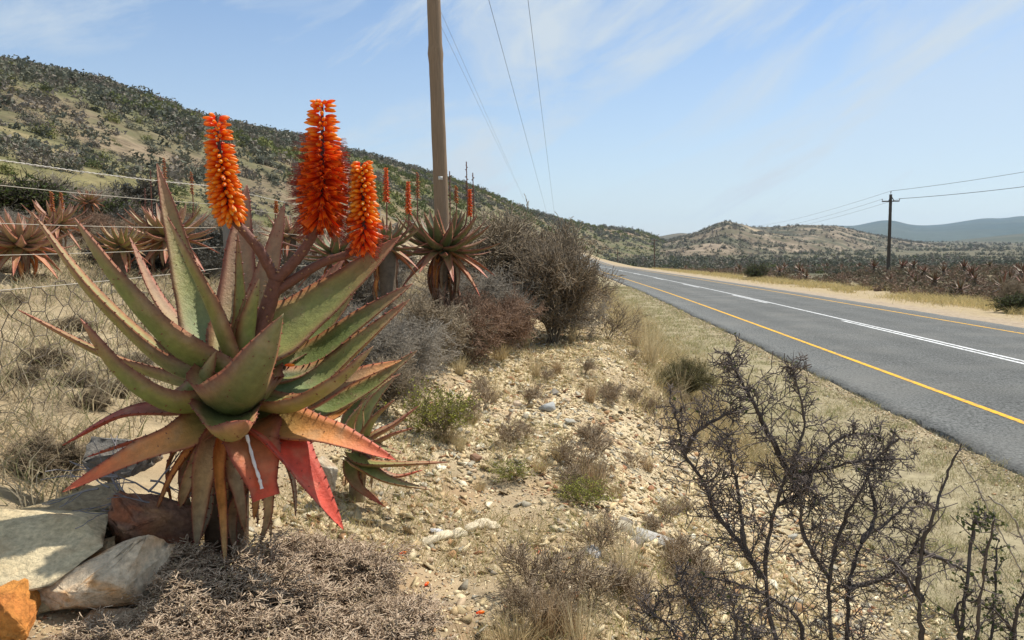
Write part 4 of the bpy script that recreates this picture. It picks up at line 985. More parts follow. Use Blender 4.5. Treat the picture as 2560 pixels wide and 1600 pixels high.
plant('grey_shrub', SH_GRY, 940, 830, 6.8, .5, 'grey twiggy shrub behind the right-hand leaves of the big aloe', rz=2.)
plant('grey_shrub', SH_GRY, 880, 790, 7.6, .55, 'grey twiggy shrub behind the offset and the flower stalk', rz=4.)
plant('grey_shrub', SH_GRY, 1120, 790, 11., .8, 'grey twigs at the foot of the wooden pole', rz=3.)
for px, Z, k, lb in ((1000, 7.0, .62, 'grey brush left of the low red-brown shrub'), (1065, 8.2, .7, 'grey-brown brush under the dark green aloe'), (955, 6.0, .45, 'low grey brush just beyond the tips of the right-hand aloe leaves'), (1135, 8.9, .62, 'grey twigs in front of the low red-brown shrub'), (1240, 11.2, 1.0, 'grey-brown brush between the aloe by the pole and the large bare shrub'), (900, 9.5, .9, 'grey brush behind the small right flower spike'), (1430, 12.6, .8, 'sparse grey twigs at the right foot of the large bare shrub')):
    plant('grey_shrub', SH_GRY if px % 2 == 0 else SH_BRN, px, 800, Z, k, lb, sxy=1.1)
plant('wispy_shrub', SH_SML, 1505, 750, 20., 1.05, 'single dark wispy shrub at the edge of the road')
plant('wispy_shrub', SH_SML, 1520, 840, 12.5, .62, 'small dark bush on the crest right of the large shrub', rz=2., sxy=1.3)
plant('wispy_shrub', SH_SML, 1300, 700, 24., 1.5, 'bare shrub on the skyline left of the overhead lines', rz=3.)
SH_YG = shrub_mesh('yellow_green_herb', 6, 16, 1.0, 1.0, 2, 2, (.12, .10, .05), (.17, .15, .06), .008, .2, .04, .7, .003, 2600, ((.22, .25, .035), (.34, .33, .05)), .045)
plant('yellow_green_herb', SH_YG, 1085, 1010, 5.6, .42, 'bright yellow-green leafy herb right of the big aloe', 'plant')
plant('yellow_green_herb', SH_YG, 1465, 1165, 4.6, .17, 'small green herb among dry grass on the gravel', 'plant', rz=1., sxy=1.6)
plant('yellow_green_herb', SH_YG, 1280, 1090, 5.0, .14, 'tiny green herb in the middle of the gravel', 'plant', rz=2., sxy=1.6)
SH_OLV = shrub_mesh('olive_bush', 7, 26, 1.0, 1.1, 3, 2, (.14, .12, .06), (.18, .16, .08), .008, .14, .02, .5, .003, 7000, ((.16, .15, .045), (.26, .22, .08)), .05)
plant('olive_bush', SH_OLV, 1712, 955, 10.3, .52, 'rounded olive-brown bush at the foot of the bank', rz=1., sxy=1.1)
SH_HEATH = [shrub_mesh('grey_heath', 20 + k, 11, 1.0, 1.5, 3, 2, (.24, .16, .10), (.60, .47, .33), .02, .26, .02, .85, .0085, 2600, ((.30, .21, .15), (.46, .38, .20)), .05, low=.5) for k in range(2)]
SH_BH = shrub_mesh('brown_heath', 31, 20, 1.0, 1.2, 3, 2, (.15, .11, .07), (.32, .25, .16), .02, .24, .02, .8, .008, 2400, ((.18, .17, .06), (.34, .28, .14)), .05, low=.4)
heaths = [(560, 1630, 2.62, .17, 'grey heath in front of the long orange dead leaf'), (760, 1600, 2.66, .17, 'grey heath below the deep red drooping leaf'),
          (930, 1650, 2.6, .15, 'grey heath at the bottom beside the pale gravel'), (650, 1500, 2.9, .16, 'grey heath just under the broken orange leaf'), (830, 1450, 3.05, .14, 'grey heath under the tip of the deep red leaf'),
          (440, 1560, 2.55, .15, 'brownish heath beside the white and orange rock'), (700, 1720, 2.4, .17, 'heath cut by the bottom edge below the aloe'), (480, 1680, 2.4, .15, 'heath cut by the bottom edge left of the middle'), (880, 1720, 2.36, .15, 'heath cut by the bottom edge beside the gravel'),
          (300, 1700, 2.3, .10, 'sparse heath at the bottom over the half-buried rock')]
for i, (px, py, Z, s_, lb) in enumerate(heaths): plant('grey_heath', SH_HEATH[i % 2], px, py, Z, s_, lb, 'heath', rz=i * 1.3, sxy=1.9)
R = random.Random(9)
for i in range(22):
    px, py = R.uniform(330, 1010), R.uniform(1400, 1660)
    if px > 900 and py < 1500: continue
    Z = 2.0 + (1680 - py) / 280 * .9 + .3; plant('grey_heath', SH_HEATH[i % 2], px, py, Z, R.uniform(.08, .14), 'low clump of the grey heath mat in the bottom left foreground', 'heath', 'clumps of the grey heath mat', sxy=2.0)
for i, (px, Z, s_, lb) in enumerate(((60, 4.6, .10, 'low grey heath behind the netting at the left edge'), (230, 4.4, .09, 'low heath behind the netting left of the aloe'), (110, 3.5, .14, 'heath in front of the netting above the flat slab'), (330, 5.4, .12, 'grey heath behind the netting under the left leaves'))):
    plant('brown_heath', SH_BH, px, 900, Z, s_, lb, 'heath', rz=i, sxy=1.5)
for i in range(14):
    Z = R.uniform(4.6, 9); plant('brown_heath', SH_BH, R.uniform(-20, 520), 900, Z, R.uniform(.05, .10), 'low olive-brown heath clump among dry grass behind the netting', 'heath', 'low heath clumps behind the netting', sxy=2.0)
# driftwood under the aloe
dw = thing('dead_branch', P(290, 1260, 3.0), 'bleached dead branch lying in the shade under the aloe', 'branch')
V, Fq = polytube(spline([P(292, 1240, 3.02), P(296, 1290, 2.98), P(318, 1325, 2.94), P(352, 1335, 2.92)], 14), np.linspace(.016, .012, 14), 8); mobj('limb', V, Fq, M_WOOD, dw, np.array([.30, .29, .29]), True)
R = random.Random(5); segs = []
for k in range(14): grow(segs, tuple(P(R.uniform(230, 420), R.uniform(1190, 1290), 3.0 + R.uniform(-.08, .1))), (R.gauss(0, 1), R.gauss(0, .4), R.gauss(.1, .3)), R.uniform(.12, .3), .005, 1, R, .15, 1, 0., .5, .0018)
V, Fq = seg_tubes([s[0] for s in segs], [s[1] for s in segs], [s[2] for s in segs], [s[3] for s in segs], 4); mobj('twigs', V, Fq, M_TWIG, dw, np.array([.24, .23, .24]))['kind'] = 'stuff'

# ------------------------------------------------------------------ foreground thorn bush
TZ_ = 2.7
def thorn_bush(name, stems, Z0, label, seed, r0, lev=2, dens=1.0, leaves=0, colr=DKT, spines=700, tw=.17):
    R = random.Random(seed); rs = np.random.default_rng(seed)
    b = P(stems[0][0][0], stems[0][0][1], Z0); b[2] = tz(b[0], Z0)
    t = thing(name, b, label, 'thorn bush'); segs = []
    for st in stems:
        dz = R.uniform(-.22, .22); n = len(st)
        pts = np.array([P(a, c, Z0 + dz * (i / max(1, n - 1)) + R.gauss(0, .015)) for i, (a, c) in enumerate(st)])
        c = spline(pts, n * 6); c = c + rs.normal(0, .0022, c.shape); m = len(c)
        rad = np.linspace(r0 * R.uniform(.8, 1.1), .0028, m) * (1 + .14 * rs.normal(size=m)); rad = np.maximum(rad, .002)
        V, Fq = polytube(c, rad, 7); mobj('branch', V, Fq, M_TWIG, t, np.array(colr) * R.uniform(.9, 1.3), True)
        T = nrm(np.gradient(c, axis=0))
        for k in range(2, m):
            for _ in range(2 if R.random() < dens * .3 else 1 if R.random() < dens else 0):
                a = rs.normal(size=3); a = nrm(a - T[k] * (a @ T[k])); d = nrm(a + T[k] * .5)
                grow(segs, tuple(c[k]), tuple(d), R.uniform(.4, 1.15) * tw * (.25 + .75 * (1 - k / m)) , .0032, lev - 1, R, .16, 2, .02, .9, .0017)
                a = rs.normal(size=3); a = nrm(a - T[k] * (a @ T[k])); segs.append((tuple(c[k]), tuple(c[k] + a * R.uniform(.02, .05)), .0024, .0006, 0))
    A = np.array([s[0] for s in segs]); B = np.array([s[1] for s in segs]); V, Fq = seg_tubes(A, B, [s[2] for s in segs], [s[3] for s in segs], 3)
    f = np.repeat(rs.random(len(A)), 6)[:, None]; G = Geo(); G.add(V, Fq, lerp(np.array(colr), np.array([.20, .16, .14]), f))
    i = rs.integers(0, len(A), spines); u = rs.random((spines, 1)); p = A[i] * (1 - u) + B[i] * u; s_ = nrm(np.cross(nrm(B[i] - A[i]), rs.normal(size=(spines, 3))))
    V, Fq = seg_tubes(p, p + s_ * rs.uniform(.015, .045, (spines, 1)), .0018, .0006, 3); G.add(V, Fq, np.array([.17, .14, .125]))
    V, Fs, C = G.out(); mobj('twigs', V, Fs, M_TWIG, t, C)['kind'] = 'stuff'
    if leaves:
        i = rs.integers(0, len(A), leaves); p = B[i]; a = nrm(rs.normal(size=(leaves, 3))); b2 = nrm(np.cross(a, rs.normal(size=(leaves, 3)))); sz = .014 * rs.uniform(.6, 1.4, (leaves, 1))
        V = np.stack([p, p + a * sz * .5 + b2 * sz * .35, p + a * sz, p + a * sz * .5 - b2 * sz * .35], 1).reshape(-1, 3)
        mobj('foliage', V, (np.array([[0, 1, 2, 3]])[None] + (np.arange(leaves) * 4)[:, None, None]).reshape(-1, 4), M_LEAF, t, np.repeat(lerp(np.array([.045, .06, .02]), np.array([.09, .11, .03]), rs.random((leaves, 1))), 4, 0))['kind'] = 'stuff'
    return t
thorn_bush('thorn_bush', [
    [(1960, 1720), (1913, 1447), (1942, 1266), (1972, 1178), (2011, 1065), (1991, 958), (1979, 919)],
    [(1972, 1178), (1913, 1070), (1889, 1016), (1854, 958), (1830, 909), (1823, 887)],
    [(1913, 1447), (1845, 1354), (1786, 1276), (1761, 1212), (1712, 1134), (1698, 1070), (1678, 1007)],
    [(1712, 1134), (1742, 1080), (1815, 1036), (1854, 1015)],
    [(1900, 1440), (1859, 1349), (1850, 1261), (1830, 1153), (1810, 1090)],
    [(2130, 1720), (2119, 1600), (2123, 1472), (2153, 1359), (2226, 1300), (2275, 1251), (2310, 1237)],
    [(2080, 1720), (2079, 1600), (2074, 1447), (2100, 1330), (2163, 1202), (2190, 1150), (2246, 1095)],
    [(1972, 1178), (2040, 1178), (2138, 1153), (2285, 1149)],
    [(2153, 1359), (2190, 1280), (2170, 1190), (2180, 1120)],
    [(1942, 1266), (2010, 1220), (2060, 1130), (2130, 1085), (2200, 1088)],
    [(2074, 1447), (2010, 1340), (2000, 1250), (1990, 1150)], [(1990, 1700), (2000, 1560), (1900, 1480), (1760, 1440)],
    [(2123, 1472), (2220, 1440), (2280, 1380), (2300, 1330)]], TZ_, 'sprawling leafless dark thorn bush in the right foreground', 3, .0095, 2, 1.0, 260, spines=2400)
thorn_bush('thorn_bush', [[(2310, 1720), (2304, 1594), (2295, 1471), (2304, 1379), (2334, 1290), (2363, 1202), (2402, 1110)], [(2304, 1379), (2360, 1400), (2430, 1440)], [(2304, 1500), (2250, 1420), (2220, 1400)]],
           2.5, 'tall single thorny stem right of the sprawling thorn bush', 4, .0115, 1, .5, 0, spines=120, tw=.16)
thorn_bush('thorn_bush', [[(2400, 1720), (2402, 1594), (2432, 1349), (2440, 1300), (2480, 1290)], [(2441, 1700), (2441, 1594), (2461, 1423), (2485, 1295)], [(2470, 1700), (2480, 1570), (2495, 1349)], [(2530, 1700), (2540, 1545), (2575, 1440)],
           [(2560, 1700), (2520, 1560), (2440, 1500)], [(2400, 1600), (2390, 1520), (2430, 1480)]], 2.4, 'dark thorn bush with tufts of green leaf in the bottom right corner', 5, .0085, 1, .8, 700, spines=200, tw=.14)
thorn_bush('thorn_bush', [[(1800, 1720), (1780, 1600), (1720, 1500), (1690, 1440)], [(1800, 1720), (1840, 1580), (1830, 1500)], [(1700, 1720), (1690, 1600), (1640, 1540), (1600, 1530)], [(1900, 1720), (1880, 1620), (1920, 1540)]],
           2.45, 'low tangle of dark twigs at the foot of the sprawling thorn bush', 6, .006, 2, .9, 120, spines=400, tw=.2)
thorn_bush('dry_stalk', [[(2560, 1440), (2500, 1330), (2460, 1250), (2402, 1150)], [(2560, 1360), (2530, 1290), (2470, 1240)]], 2.9, 'thin pale dry stalk arching in front of the road verge', 8, .003, 1, .1, 0, colr=(.25, .22, .18), spines=5, tw=.06)['category'] = 'stalk'

# ------------------------------------------------------------------ grass
def blades(n, R_, h, rs, colA, colB, bend=.5, w=.004, spread=.5):
    a = rs.uniform(0, 6.283, n); rr = R_ * np.sqrt(rs.random(n)); b = np.stack([rr * np.cos(a), rr * np.sin(a), np.full(n, -.01)], 1)
    o = np.stack([np.cos(a), np.sin(a), 0 * a], 1) * (spread * rs.random((n, 1))) + rs.normal(0, .15, (n, 3)) * [1, 1, 0]; hh = h * rs.uniform(.45, 1.1, (n, 1)); d = nrm(o + UPV)
    m = b + d * hh * .55; t = m + nrm(d + o * bend * 1.5 + [0, 0, -.1]) * hh * .5; s = nrm(np.cross(d, rs.normal(size=(n, 3)))) * w
    V = np.stack([b - s, b + s, m + s * .7, m - s * .7, t], 1).reshape(-1, 3); k = (np.arange(n) * 5)[:, None]
    c = np.repeat(lerp(np.array(colA), np.array(colB), rs.random((n, 1))), 5, 0)
    return V, [np.array([[0, 1, 2, 3]]) + k, np.array([[3, 2, 4]]) + k], c
STR, PAL_, TANG, RDG = (.48, .38, .20), (.58, .49, .30), (.40, .30, .16), (.34, .22, .13)
TUFT = []
for i, (n, R_, h, ca, cb, be, sp) in enumerate(((160, .05, .34, STR, PAL_, .5, .5), (120, .04, .42, TANG, PAL_, .3, .3), (170, .06, .26, STR, TANG, .8, .8), (140, .05, .30, RDG, TANG, .4, .4))):
    V, Fs, C = blades(n, R_, h, np.random.default_rng(300 + i), ca, cb, be, .0022, sp); TUFT.append(make_mesh('grass_tuft', V, Fs, M_GRASS, C))
tlist = [(1340, 950, 1, 1.0), (1395, 940, 3, .8), (1235, 1010, 1, .7), (1310, 870, 0, 1.3), (1250, 900, 2, 1.2), (1430, 860, 1, 1.0), (1590, 870, 1, 1.6), (1625, 920, 1, 1.8), (1560, 800, 0, 1.5), (1600, 790, 1, 1.3), (1500, 800, 1, 1.4),
         (1475, 1010, 3, .9), (1530, 1000, 3, .8), (1460, 1200, 2, .9), (1490, 1240, 3, 1.0), (1400, 1150, 2, .7), (1120, 1110, 2, .8), (1180, 1060, 2, .6), (1150, 1130, 0, .5), (1420, 1590, 3, .7), (1360, 1600, 3, .75), (1290, 1640, 2, .8), (1450, 1650, 1, .7),
         (1560, 1480, 1, .8), (1700, 1000, 1, 1.3), (1760, 1010, 0, 1.1), (1690, 1400, 3, .7), (1080, 920, 0, 1.0), (1020, 900, 2, 1.0), (1000, 960, 0, .8), (1150, 940, 0, .8), (1540, 1250, 2, .6), (1620, 1180, 3, .6), (1350, 1180, 2, .6), (1200, 1230, 2, .4), (1740, 940, 1, 1.2), (1640, 860, 0, 1.3), (1480, 760, 0, 1.7), (1530, 740, 0, 1.5), (1460, 790, 0, 1.2)]
def on_ground(px, py):
    c = P(px, py, 1.0) - np.array([0, 0, EYE]); ks = np.geomspace(1.8, 60, 400); X = c[0] * ks; Yy = c[1] * ks; Zz = EYE + c[2] * ks
    h = terrain(X, Yy); i = np.argmax(Zz < h); return X[i], Yy[i], h[i]
for px, py, k, s_ in tlist:
    x, y, z = on_ground(px, py); o = link('grass_tuft', TUFT[k]); o.location = (x, y, z); o.scale = (s_,) * 3; o.rotation_euler = (0, 0, random.uniform(0, 6.28))
    tag(o, 'dry straw-coloured grass tuft standing on the gravel bank', 'grass tuft', 'dry grass tufts on the gravel bank')
def grass_stuff(name, n, seed, pos, h, w, cols, label, thr=None):
    rs = np.random.default_rng(seed); x, y = pos(n, rs); z = terrain(x, y); n = len(x)
    a = rs.uniform(0, 6.283, (n, 1)); b = np.stack([x, y, z - .01], 1); d = nrm(np.concatenate([np.cos(a) * .5, np.sin(a) * .5, np.ones((n, 1))], 1) + rs.normal(0, .2, (n, 3)))
    far = (1 + .09 * np.clip(y, 0, 60))[:, None]; hh = h * rs.uniform(.4, 1.2, (n, 1)); ww = w * far
    t = b + d * hh + np.concatenate([np.cos(a), np.sin(a), 0 * a], 1) * hh * .35; m = b + d * hh * .55; s = nrm(np.cross(d, rs.normal(size=(n, 3)))) * ww
    V = np.stack([b - s, b + s, m + s * .7, m - s * .7, t], 1).reshape(-1, 3); k = (np.arange(n) * 5)[:, None]
    c = np.repeat(np.array(cols)[rs.integers(0, len(cols), n)] * rs.uniform(.8, 1.2, (n, 1)), 5, 0)
    o = mobj(name, V, [np.array([[0, 1, 2, 3]]) + k, np.array([[3, 2, 4]]) + k], M_GRASS, None, c); return tag(o, label, 'grass', kind='stuff')
def pos_shoulder(n, rs):
    y = np.exp(rs.uniform(math.log(3.5), math.log(60), n)); d = -.02 + 3.0 * rs.random(n) ** .9; x = road_cx(y) - 5.15 - d; k = (x < y * .72 + .2) & (fbm(x * 2.2, y * 2.2, 31) + .25 * fbm(x * .6, y * .6, 32) > .50 - .08 * rs.random(n)); return x[k], y[k]
grass_stuff('verge_grass', 100000, 1, pos_shoulder, .055, .0018, [(.40, .33, .20), (.34, .30, .17), (.45, .38, .23), (.25, .25, .11), (.37, .30, .18)], 'short dry grass on the verge along the asphalt')
def pos_clump(n, rs):
    x, y = pos_shoulder(n, rs); k = fbm(x * 3.5, y * 3.5, 57) > .60; return x[k], y[k]
grass_stuff('verge_tussocks', 70000, 6, pos_clump, .13, .0018, [(.40, .34, .19), (.30, .29, .13), (.46, .39, .23), (.22, .25, .09)], 'taller tussocks of grass scattered over the verge')
def pos_toe(n, rs):
    y = np.exp(rs.uniform(math.log(8), math.log(70), n)); d = rs.normal(3.1, .55, n); x = road_cx(y) - 5.15 - d; k = fbm(x * .8, y * .8, 33) > .42; return x[k], y[k]
grass_stuff('bank_grass', 34000, 2, pos_toe, .28, .002, [STR, PAL_, TANG, (.30, .26, .12)], 'tall dry grass along the foot of the bank')
def pos_left(n, rs):
    y = np.exp(rs.uniform(math.log(3.0), math.log(26), n)); v = rs.uniform(2.6, 16, n); x = road_cx(y) - 9.75 - v; k = (x > -y * .75 - .3) & (fbm(x * 2.6, y * 2.6, 34) > .42); return x[k], y[k]
grass_stuff('hill_grass', 130000, 3, pos_left, .21, .0024, [(.50, .42, .27), (.42, .34, .21), (.34, .27, .17), (.26, .25, .12), (.54, .46, .32)], 'dry grass and litter behind the fence')
def pos_right(n, rs):
    y = np.exp(rs.uniform(math.log(20), math.log(150), n)); d = rs.normal(4.6, .9, n); x = road_cx(y) + 4.9 + d; k = (x < y * .75) & (fbm(x * .35, y * .15, 35) > .35); return x[k], y[k]
grass_stuff('roadside_grass', 26000, 4, pos_right, .42, .0022, [(.52, .41, .19), (.46, .36, .16), (.56, .46, .24), (.38, .33, .14)], 'dry yellow grass strip across the road')
def pos_mid(n, rs):
    y = np.exp(rs.uniform(math.log(2.6), math.log(14), n)); d = rs.uniform(3.4, 7.0, n); x = road_cx(y) - 5.15 - d; k = (np.abs(x) < y * .72) & (fbm(x * 1.3, y * 1.3, 36) > .47); return x[k], y[k]
grass_stuff('litter_grass', 46000, 5, pos_mid, .11, .0012, [STR, PAL_, (.30, .30, .10), TANG], 'sparse dry grass and straw litter between the stones')

SH_DRY = [shrub_mesh('dry_twig_plant', 700 + k, 7, 1., .8, 2, 2, (.20, .14, .09), (.42, .33, .22), .02, .2, .05, .6, .009) for k in range(2)]
R = random.Random(21)
for i in range(46):
    px, py = R.choice([(R.uniform(1100, 1560), R.uniform(930, 1260)), (R.uniform(1480, 1760), R.uniform(900, 1500)), (R.uniform(1300, 1760), R.uniform(1450, 1600))])
    x, y, z = on_ground(px, py); o = link('dry_twig_plant', SH_DRY[i % 2]); o.location = (x, y, z); k = R.uniform(.10, .24); o.scale = (k * 1.2, k * 1.2, k); o.rotation_euler = (0, 0, R.uniform(0, 6.28))
    tag(o, 'small dry leafless twiggy plant between the stones of the bank', 'plant', 'dry twiggy plants on the bank')

# ------------------------------------------------------------------ scrub on the hillside and the plain
def clump(seed, nq, colA, colB, flat=.7, q=.26):
    rs = np.random.default_rng(seed); p = nrm(rs.normal(size=(nq, 3))); p[:, 2] = np.abs(p[:, 2]); lob = .75 + .35 * np.sin(p[:, :1] * 5 + seed) * np.cos(p[:, 1:2] * 4 + seed)
    p = p * lob * rs.uniform(.55, 1.05, (nq, 1)) * [.5, .5, flat]; a = nrm(rs.normal(size=(nq, 3)) + p); b = nrm(np.cross(a, rs.normal(size=(nq, 3)))); c2 = np.cross(a, b); s = q * rs.uniform(.5, 1.2, (nq, 1)) * .5
    V = np.stack([p - b * s, p + c2 * s, p + b * s], 1).reshape(-1, 3); Fq = np.arange(nq * 3).reshape(-1, 3)
    c = np.repeat(lerp(np.array(colA), np.array(colB), rs.random((nq, 1))), 3, 0); return V, Fq, c
SC = [((.10, .12, .05), (.165, .18, .075)), ((.13, .135, .095), (.20, .195, .14)), ((.17, .18, .06), (.23, .23, .085)), ((.18, .155, .125), (.26, .225, .18)), ((.09, .10, .075), (.15, .15, .11))]
CL = [clump(400 + i, 50, *SC[i % 5], q=.27) for i in range(10)]
CLM = [make_mesh('scrub_bush', V, Fq, M_SCRUB, c) for V, Fq, c in [clump(500 + i, 700, *SC[i % 5], q=.085) for i in range(10)]]
def merge_clumps(x, y, z, s, r_, which):
    G = Geo(); a = r_.uniform(0, 6.283, len(x)); ca, sa = np.cos(a), np.sin(a)
    for u in range(len(CL)):
        m = np.where(which == u)[0]
        if not len(m): continue
        V, Fq, c = CL[u]; W = V[None] * s[m][:, None, None]; X = W[..., 0] * ca[m][:, None] - W[..., 1] * sa[m][:, None]; Y = W[..., 0] * sa[m][:, None] + W[..., 1] * ca[m][:, None]
        G.add(np.stack([X + x[m][:, None], Y + y[m][:, None], W[..., 2] + z[m][:, None]], -1).reshape(-1, 3), (Fq[None] + (np.arange(len(m)) * len(V))[:, None, None]).reshape(-1, Fq.shape[1]), np.tile(c, (len(m), 1)))
    return G.out()
# hillside: positions on the hill sheet
px_, s_, HX, HY, HZ = LH
r_ = np.random.default_rng(77)
def hill_pts(n, smax=1.02):
    u = r_.uniform(0, len(px_) - 1.01, n); w = (r_.random(n) ** .75) * 109 * smax; w = np.clip(w, 0, 110.9); i, j = u.astype(int), w.astype(int); fu, fw = u - i, w - j
    g = lambda A: (A[i, j] * (1 - fu) + A[i + 1, j] * fu) * (1 - fw) + (A[i, j + 1] * (1 - fu) + A[i + 1, j + 1] * fu) * fw
    return g(HX), g(HY), g(HZ), w / 109
x, y, z, sv = hill_pts(24000); k = fbm(x * .06, y * .06, 71) + .22 * sv + .30 * r_.random(len(x)) > .60; x, y, z = x[k], y[k], z[k]
sz = (.4 + 2.6 * r_.random(len(x)) ** 2.6) * (.8 + .0016 * y) * np.interp(y, [20, 90], [.38, 1]); zone = fbm(x * .035, y * .035, 72)
wh = np.where(zone > .55, r_.choice([0, 2, 5, 7, 0], len(x)), r_.choice([1, 3, 4, 6, 8, 9], len(x)))
V, Fs, C = merge_clumps(x, y, z - .1, sz, r_, wh); o = mobj('hillside_scrub', V, Fs, M_SCRUB, None, C); tag(o, 'grey-green scrub covering the hillside', 'scrub', kind='stuff')
x, y, z, sv = hill_pts(1400, .4); k = np.where((x > -y * .72) & (x < y * .1) & (y < 110))[0][:230]
for i in k:
    o = link('hillside_bush', CLM[r_.integers(10)]); sc = r_.uniform(.6, 1.8); o.location = (x[i], y[i], z[i] - .1); o.scale = (sc * 1.2, sc * 1.2, sc * r_.uniform(.7, 1)); o.rotation_euler = (0, 0, r_.uniform(0, 6.28))
    tag(o, 'rounded grey-green bush on the lower hillside', 'bush', 'bushes on the lower hillside')
px2, s2, CX, CY, CZ = CH
n = 3000; u = r_.uniform(0, len(px2) - 1.01, n); w = r_.random(n) ** .8 * 70.9; i, j = u.astype(int), w.astype(int); fu, fw = u - i, w - j
g = lambda A: (A[i, j] * (1 - fu) + A[i + 1, j] * fu) * (1 - fw) + (A[i, j + 1] * (1 - fu) + A[i + 1, j + 1] * fu) * fw
x, y, z = g(CX), g(CY), g(CZ); k = fbm(x * .015, y * .015, 73) + .3 * r_.random(n) > .6; x, y, z = x[k], y[k], z[k]
V, Fs, C = merge_clumps(x, y, z - .3, r_.uniform(2., 5.5, len(x)), r_, r_.choice([1, 3, 4, 8, 9], len(x))); o = mobj('stony_hill_scrub', V, Fs, M_SCRUB, None, C); tag(o, 'dots of scrub on the conical stony hill', 'scrub', kind='stuff')
# behind the fence: bushes among the aloes
LF = [shrub_mesh('leafy_bush', 80 + k, 14, 1., .9, 2, 3, (.07, .06, .04), (.10, .085, .06), .02, .2, .03, .7, .006, 4200, cc, .075, mat=M_LEAF) for k, cc in enumerate((((.06, .085, .02), (.11, .13, .035)), ((.12, .12, .10), (.17, .16, .13))))]
def bushat(me, px, Z, s_, label, name='leafy_bush', sxy=1.3):
    return plant(name, me, px, 600, Z, s_, label, 'bush', sxy=sxy)
bushat(LF[0], 45, 15., 1.0, 'dark green bush behind the leftmost aloes', sxy=1.5)
bushat(SH_GRY, 150, 19., 1.1, 'bare grey bush behind the small red aloe', 'bare_bush'); bushat(SH_GRY, 255, 18., .95, 'bare grey bush right of the small red aloe', 'bare_bush')
bushat(LF[0], 270, 15.5, .8, 'green bush beside the stem of the small red aloe'); bushat(LF[1], 350, 21., 1.4, 'grey-green bush behind the yellow-green aloe')
for k in range(70):
    Z = r_.uniform(13, 30); px = r_.uniform(0, 1000); s_ = r_.uniform(.3, .8); me = [SH_GRY, SH_BRN, LF[1], SH_GRY, SH_RED][r_.integers(5)]
    plant('low_bush', me, px, 600, Z, s_, 'low dry bush on the slope behind the fence', 'bush', 'low dry bushes behind the fence', sxy=1.4)
for k in range(34):
    Z = r_.uniform(10.5, 16); px = r_.uniform(0, 950); me = [SH_GRY, SH_BRN, SH_GRY, LF[1]][r_.integers(4)]
    plant('dry_brush', me, px, 600, Z, r_.uniform(.28, .55), 'knee-high clump of grey-tan dry brush around the aloes behind the fence', 'brush', 'dry brush around the aloes behind the fence', sxy=1.5)
V, Fq, c = clump(900, 900, (.42, .36, .05), (.50, .43, .09), .3, .06); ym = make_mesh('yellow_bush', V, Fq, M_LEAF, c); plant('yellow_bush', ym, 290, 600, 13.5, 1.1, 'low mustard-yellow bush between the yellow-green and olive aloes', 'bush', sxy=1.0)
# plain across the road
r_ = np.random.default_rng(88)
n = 13000; y = np.exp(r_.uniform(math.log(70), math.log(2600), n)); x = y * r_.uniform(.10, .80, n); dr = -left_d(x, y) - 10.05
k = (dr > 11) & (fbm(x * .02, y * .02, 91) + .12 * r_.random(n) > np.interp(y, [70, 150, 170, 350, 500], [.5, .5, .44, .46, .56])); x, y = x[k], y[k]; sz = r_.uniform(.8, 2.8, len(x)) * np.interp(y, [70, 140, 170, 350, 450, 1300], [.45, .6, 1.5, 2.1, 1.5, 2.8])
V, Fs, C = merge_clumps(x, y, terrain(x, y) - .1, sz, r_, r_.choice([0, 1, 3, 4, 4, 6, 8, 9], len(x))); o = mobj('plain_scrub', V, Fs, M_SCRUB, None, C); tag(o, 'dark thicket of scrub covering the plain across the road', 'scrub', kind='stuff')
n = 5000; y = np.exp(r_.uniform(math.log(30), math.log(160), n)); dr_ = 5.5 + (8 + .35 * y) * r_.random(n) ** 1.2; x = road_cx(y) + 4.9 + dr_; k = (x < y * .75) & (fbm(x * .2, y * .1, 95) > .36); x, y = x[k], y[k]
sz = r_.uniform(.25, .85, len(x)) * (1 + .004 * y)
V, Fs, C = merge_clumps(x, y, terrain(x, y) - .05, sz, r_, r_.choice([1, 3, 3, 6, 8, 4], len(x))); C = C * np.array([1.15, .92, .8]); o = mobj('roadside_scrub', V, Fs, M_SCRUB, None, C); tag(o, 'low brown scrub between the grass strip and the thicket across the road', 'scrub', kind='stuff')
n = 900; y = np.exp(r_.uniform(math.log(90), math.log(330), n)); x = y * r_.uniform(.16, .72, n); k = np.where(-left_d(x, y) - 10.05 > 14)[0][:200]
for i in k:
    o = link('plain_bush', CLM[r_.integers(10)]); sc = r_.uniform(1., 2.6) * (1 if y[i] > 150 else .5); o.location = (x[i], y[i], tz(x[i], y[i]) - .1); o.scale = (sc * 1.5, sc * 1.5, sc); o.rotation_euler = (0, 0, r_.uniform(0, 6.28))
    tag(o, 'dark rounded bush on the plain across the road', 'bush', 'bushes on the plain across the road')
bushat(LF[0], 1895, 78., 1.5, 'bright green bush across the road left of the dark pole', sxy=1.2)
bushat(LF[0], 2550, 32., .8, 'dark green bush at the right edge across the road'); bushat(SH_BRN, 2545, 35., 1.2, 'bare brown bush above the dark green bush at the right edge', 'bare_bush', 1.0)
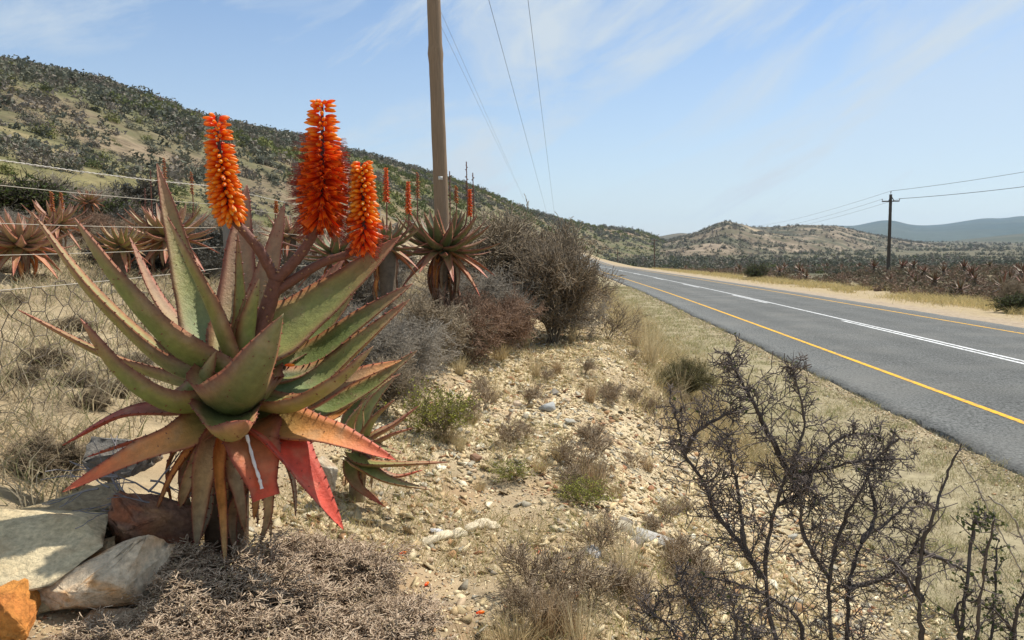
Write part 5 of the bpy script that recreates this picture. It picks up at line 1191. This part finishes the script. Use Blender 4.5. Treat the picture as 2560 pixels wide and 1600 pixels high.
# small far aloes, each one mesh
def far_aloe(seed):
    rs = np.random.default_rng(seed); G = Geo()
    for i in range(26):
        a = i * 2.4; h = i / 26; el = lerp(1.3, -.6, h); o = np.array([math.cos(a), math.sin(a), 0.]); p = np.array([0, 0, .55]); d = o * math.cos(el) + UPV * math.sin(el); s = np.cross(o, UPV) * .055; ln = rs.uniform(.4, .6)
        V = np.array([p - s, p + s, p + d * ln * .6 + s * .7, p + d * ln * .6 - s * .7, p + d * ln + UPV * .05]); c = np.array([(.18, .12, .07), (.22, .09, .06), (.14, .12, .06), (.30, .20, .14)][rs.integers(4)])
        G.add(V, np.array([[0, 1, 2, 3]]), c); G.F.setdefault(3, []).append(np.array([[3, 2, 4]]) + G.n - 5)
    V, Fq = polytube([[0, 0, -.1], [0, 0, .3], [0, 0, .58]], [.09, .10, .08], 6); G.add(V, Fq, np.array([.12, .09, .06]))
    V, Fs, C = G.out(); return make_mesh('aloe', V, Fs, M_ALOE, C)
FA = [far_aloe(600 + i) for i in range(4)]
for i in range(85):
    y = math.exp(r_.uniform(math.log(34), math.log(150))); x = float(road_cx(y)) + 4.9 + r_.uniform(6, 22 + .1 * y)
    if x > y * .7: continue
    o = link('aloe', FA[i % 4]); sc = r_.uniform(.9, 1.5); o.location = (x, y, tz(x, y) - .15); o.scale = (sc,) * 3; o.rotation_euler = (0, 0, r_.uniform(0, 6.28)); tag(o, 'red-brown aloe on the far side of the road', 'aloe', 'aloes across the road')

# ------------------------------------------------------------------ haze
hm = bpy.data.materials.new('haze'); hm.use_nodes = True; t = hm.node_tree; t.nodes.clear()
pv = t.nodes.new('ShaderNodeVolumePrincipled'); pv.inputs['Color'].default_value = (.62, .80, 1.0, 1); pv.inputs['Density'].default_value = HAZE = .000065; pv.inputs['Anisotropy'].default_value = .2
ho = t.nodes.new('ShaderNodeOutputMaterial'); t.links.new(pv.outputs[0], ho.inputs['Volume'])
V, Fq = box((0, 4200, 160), (9000, 5400, 175)); hzo = mobj('haze', V, Fq, hm); tag(hzo, 'pale blue haze filling the air of the valley', 'haze', kind='stuff')
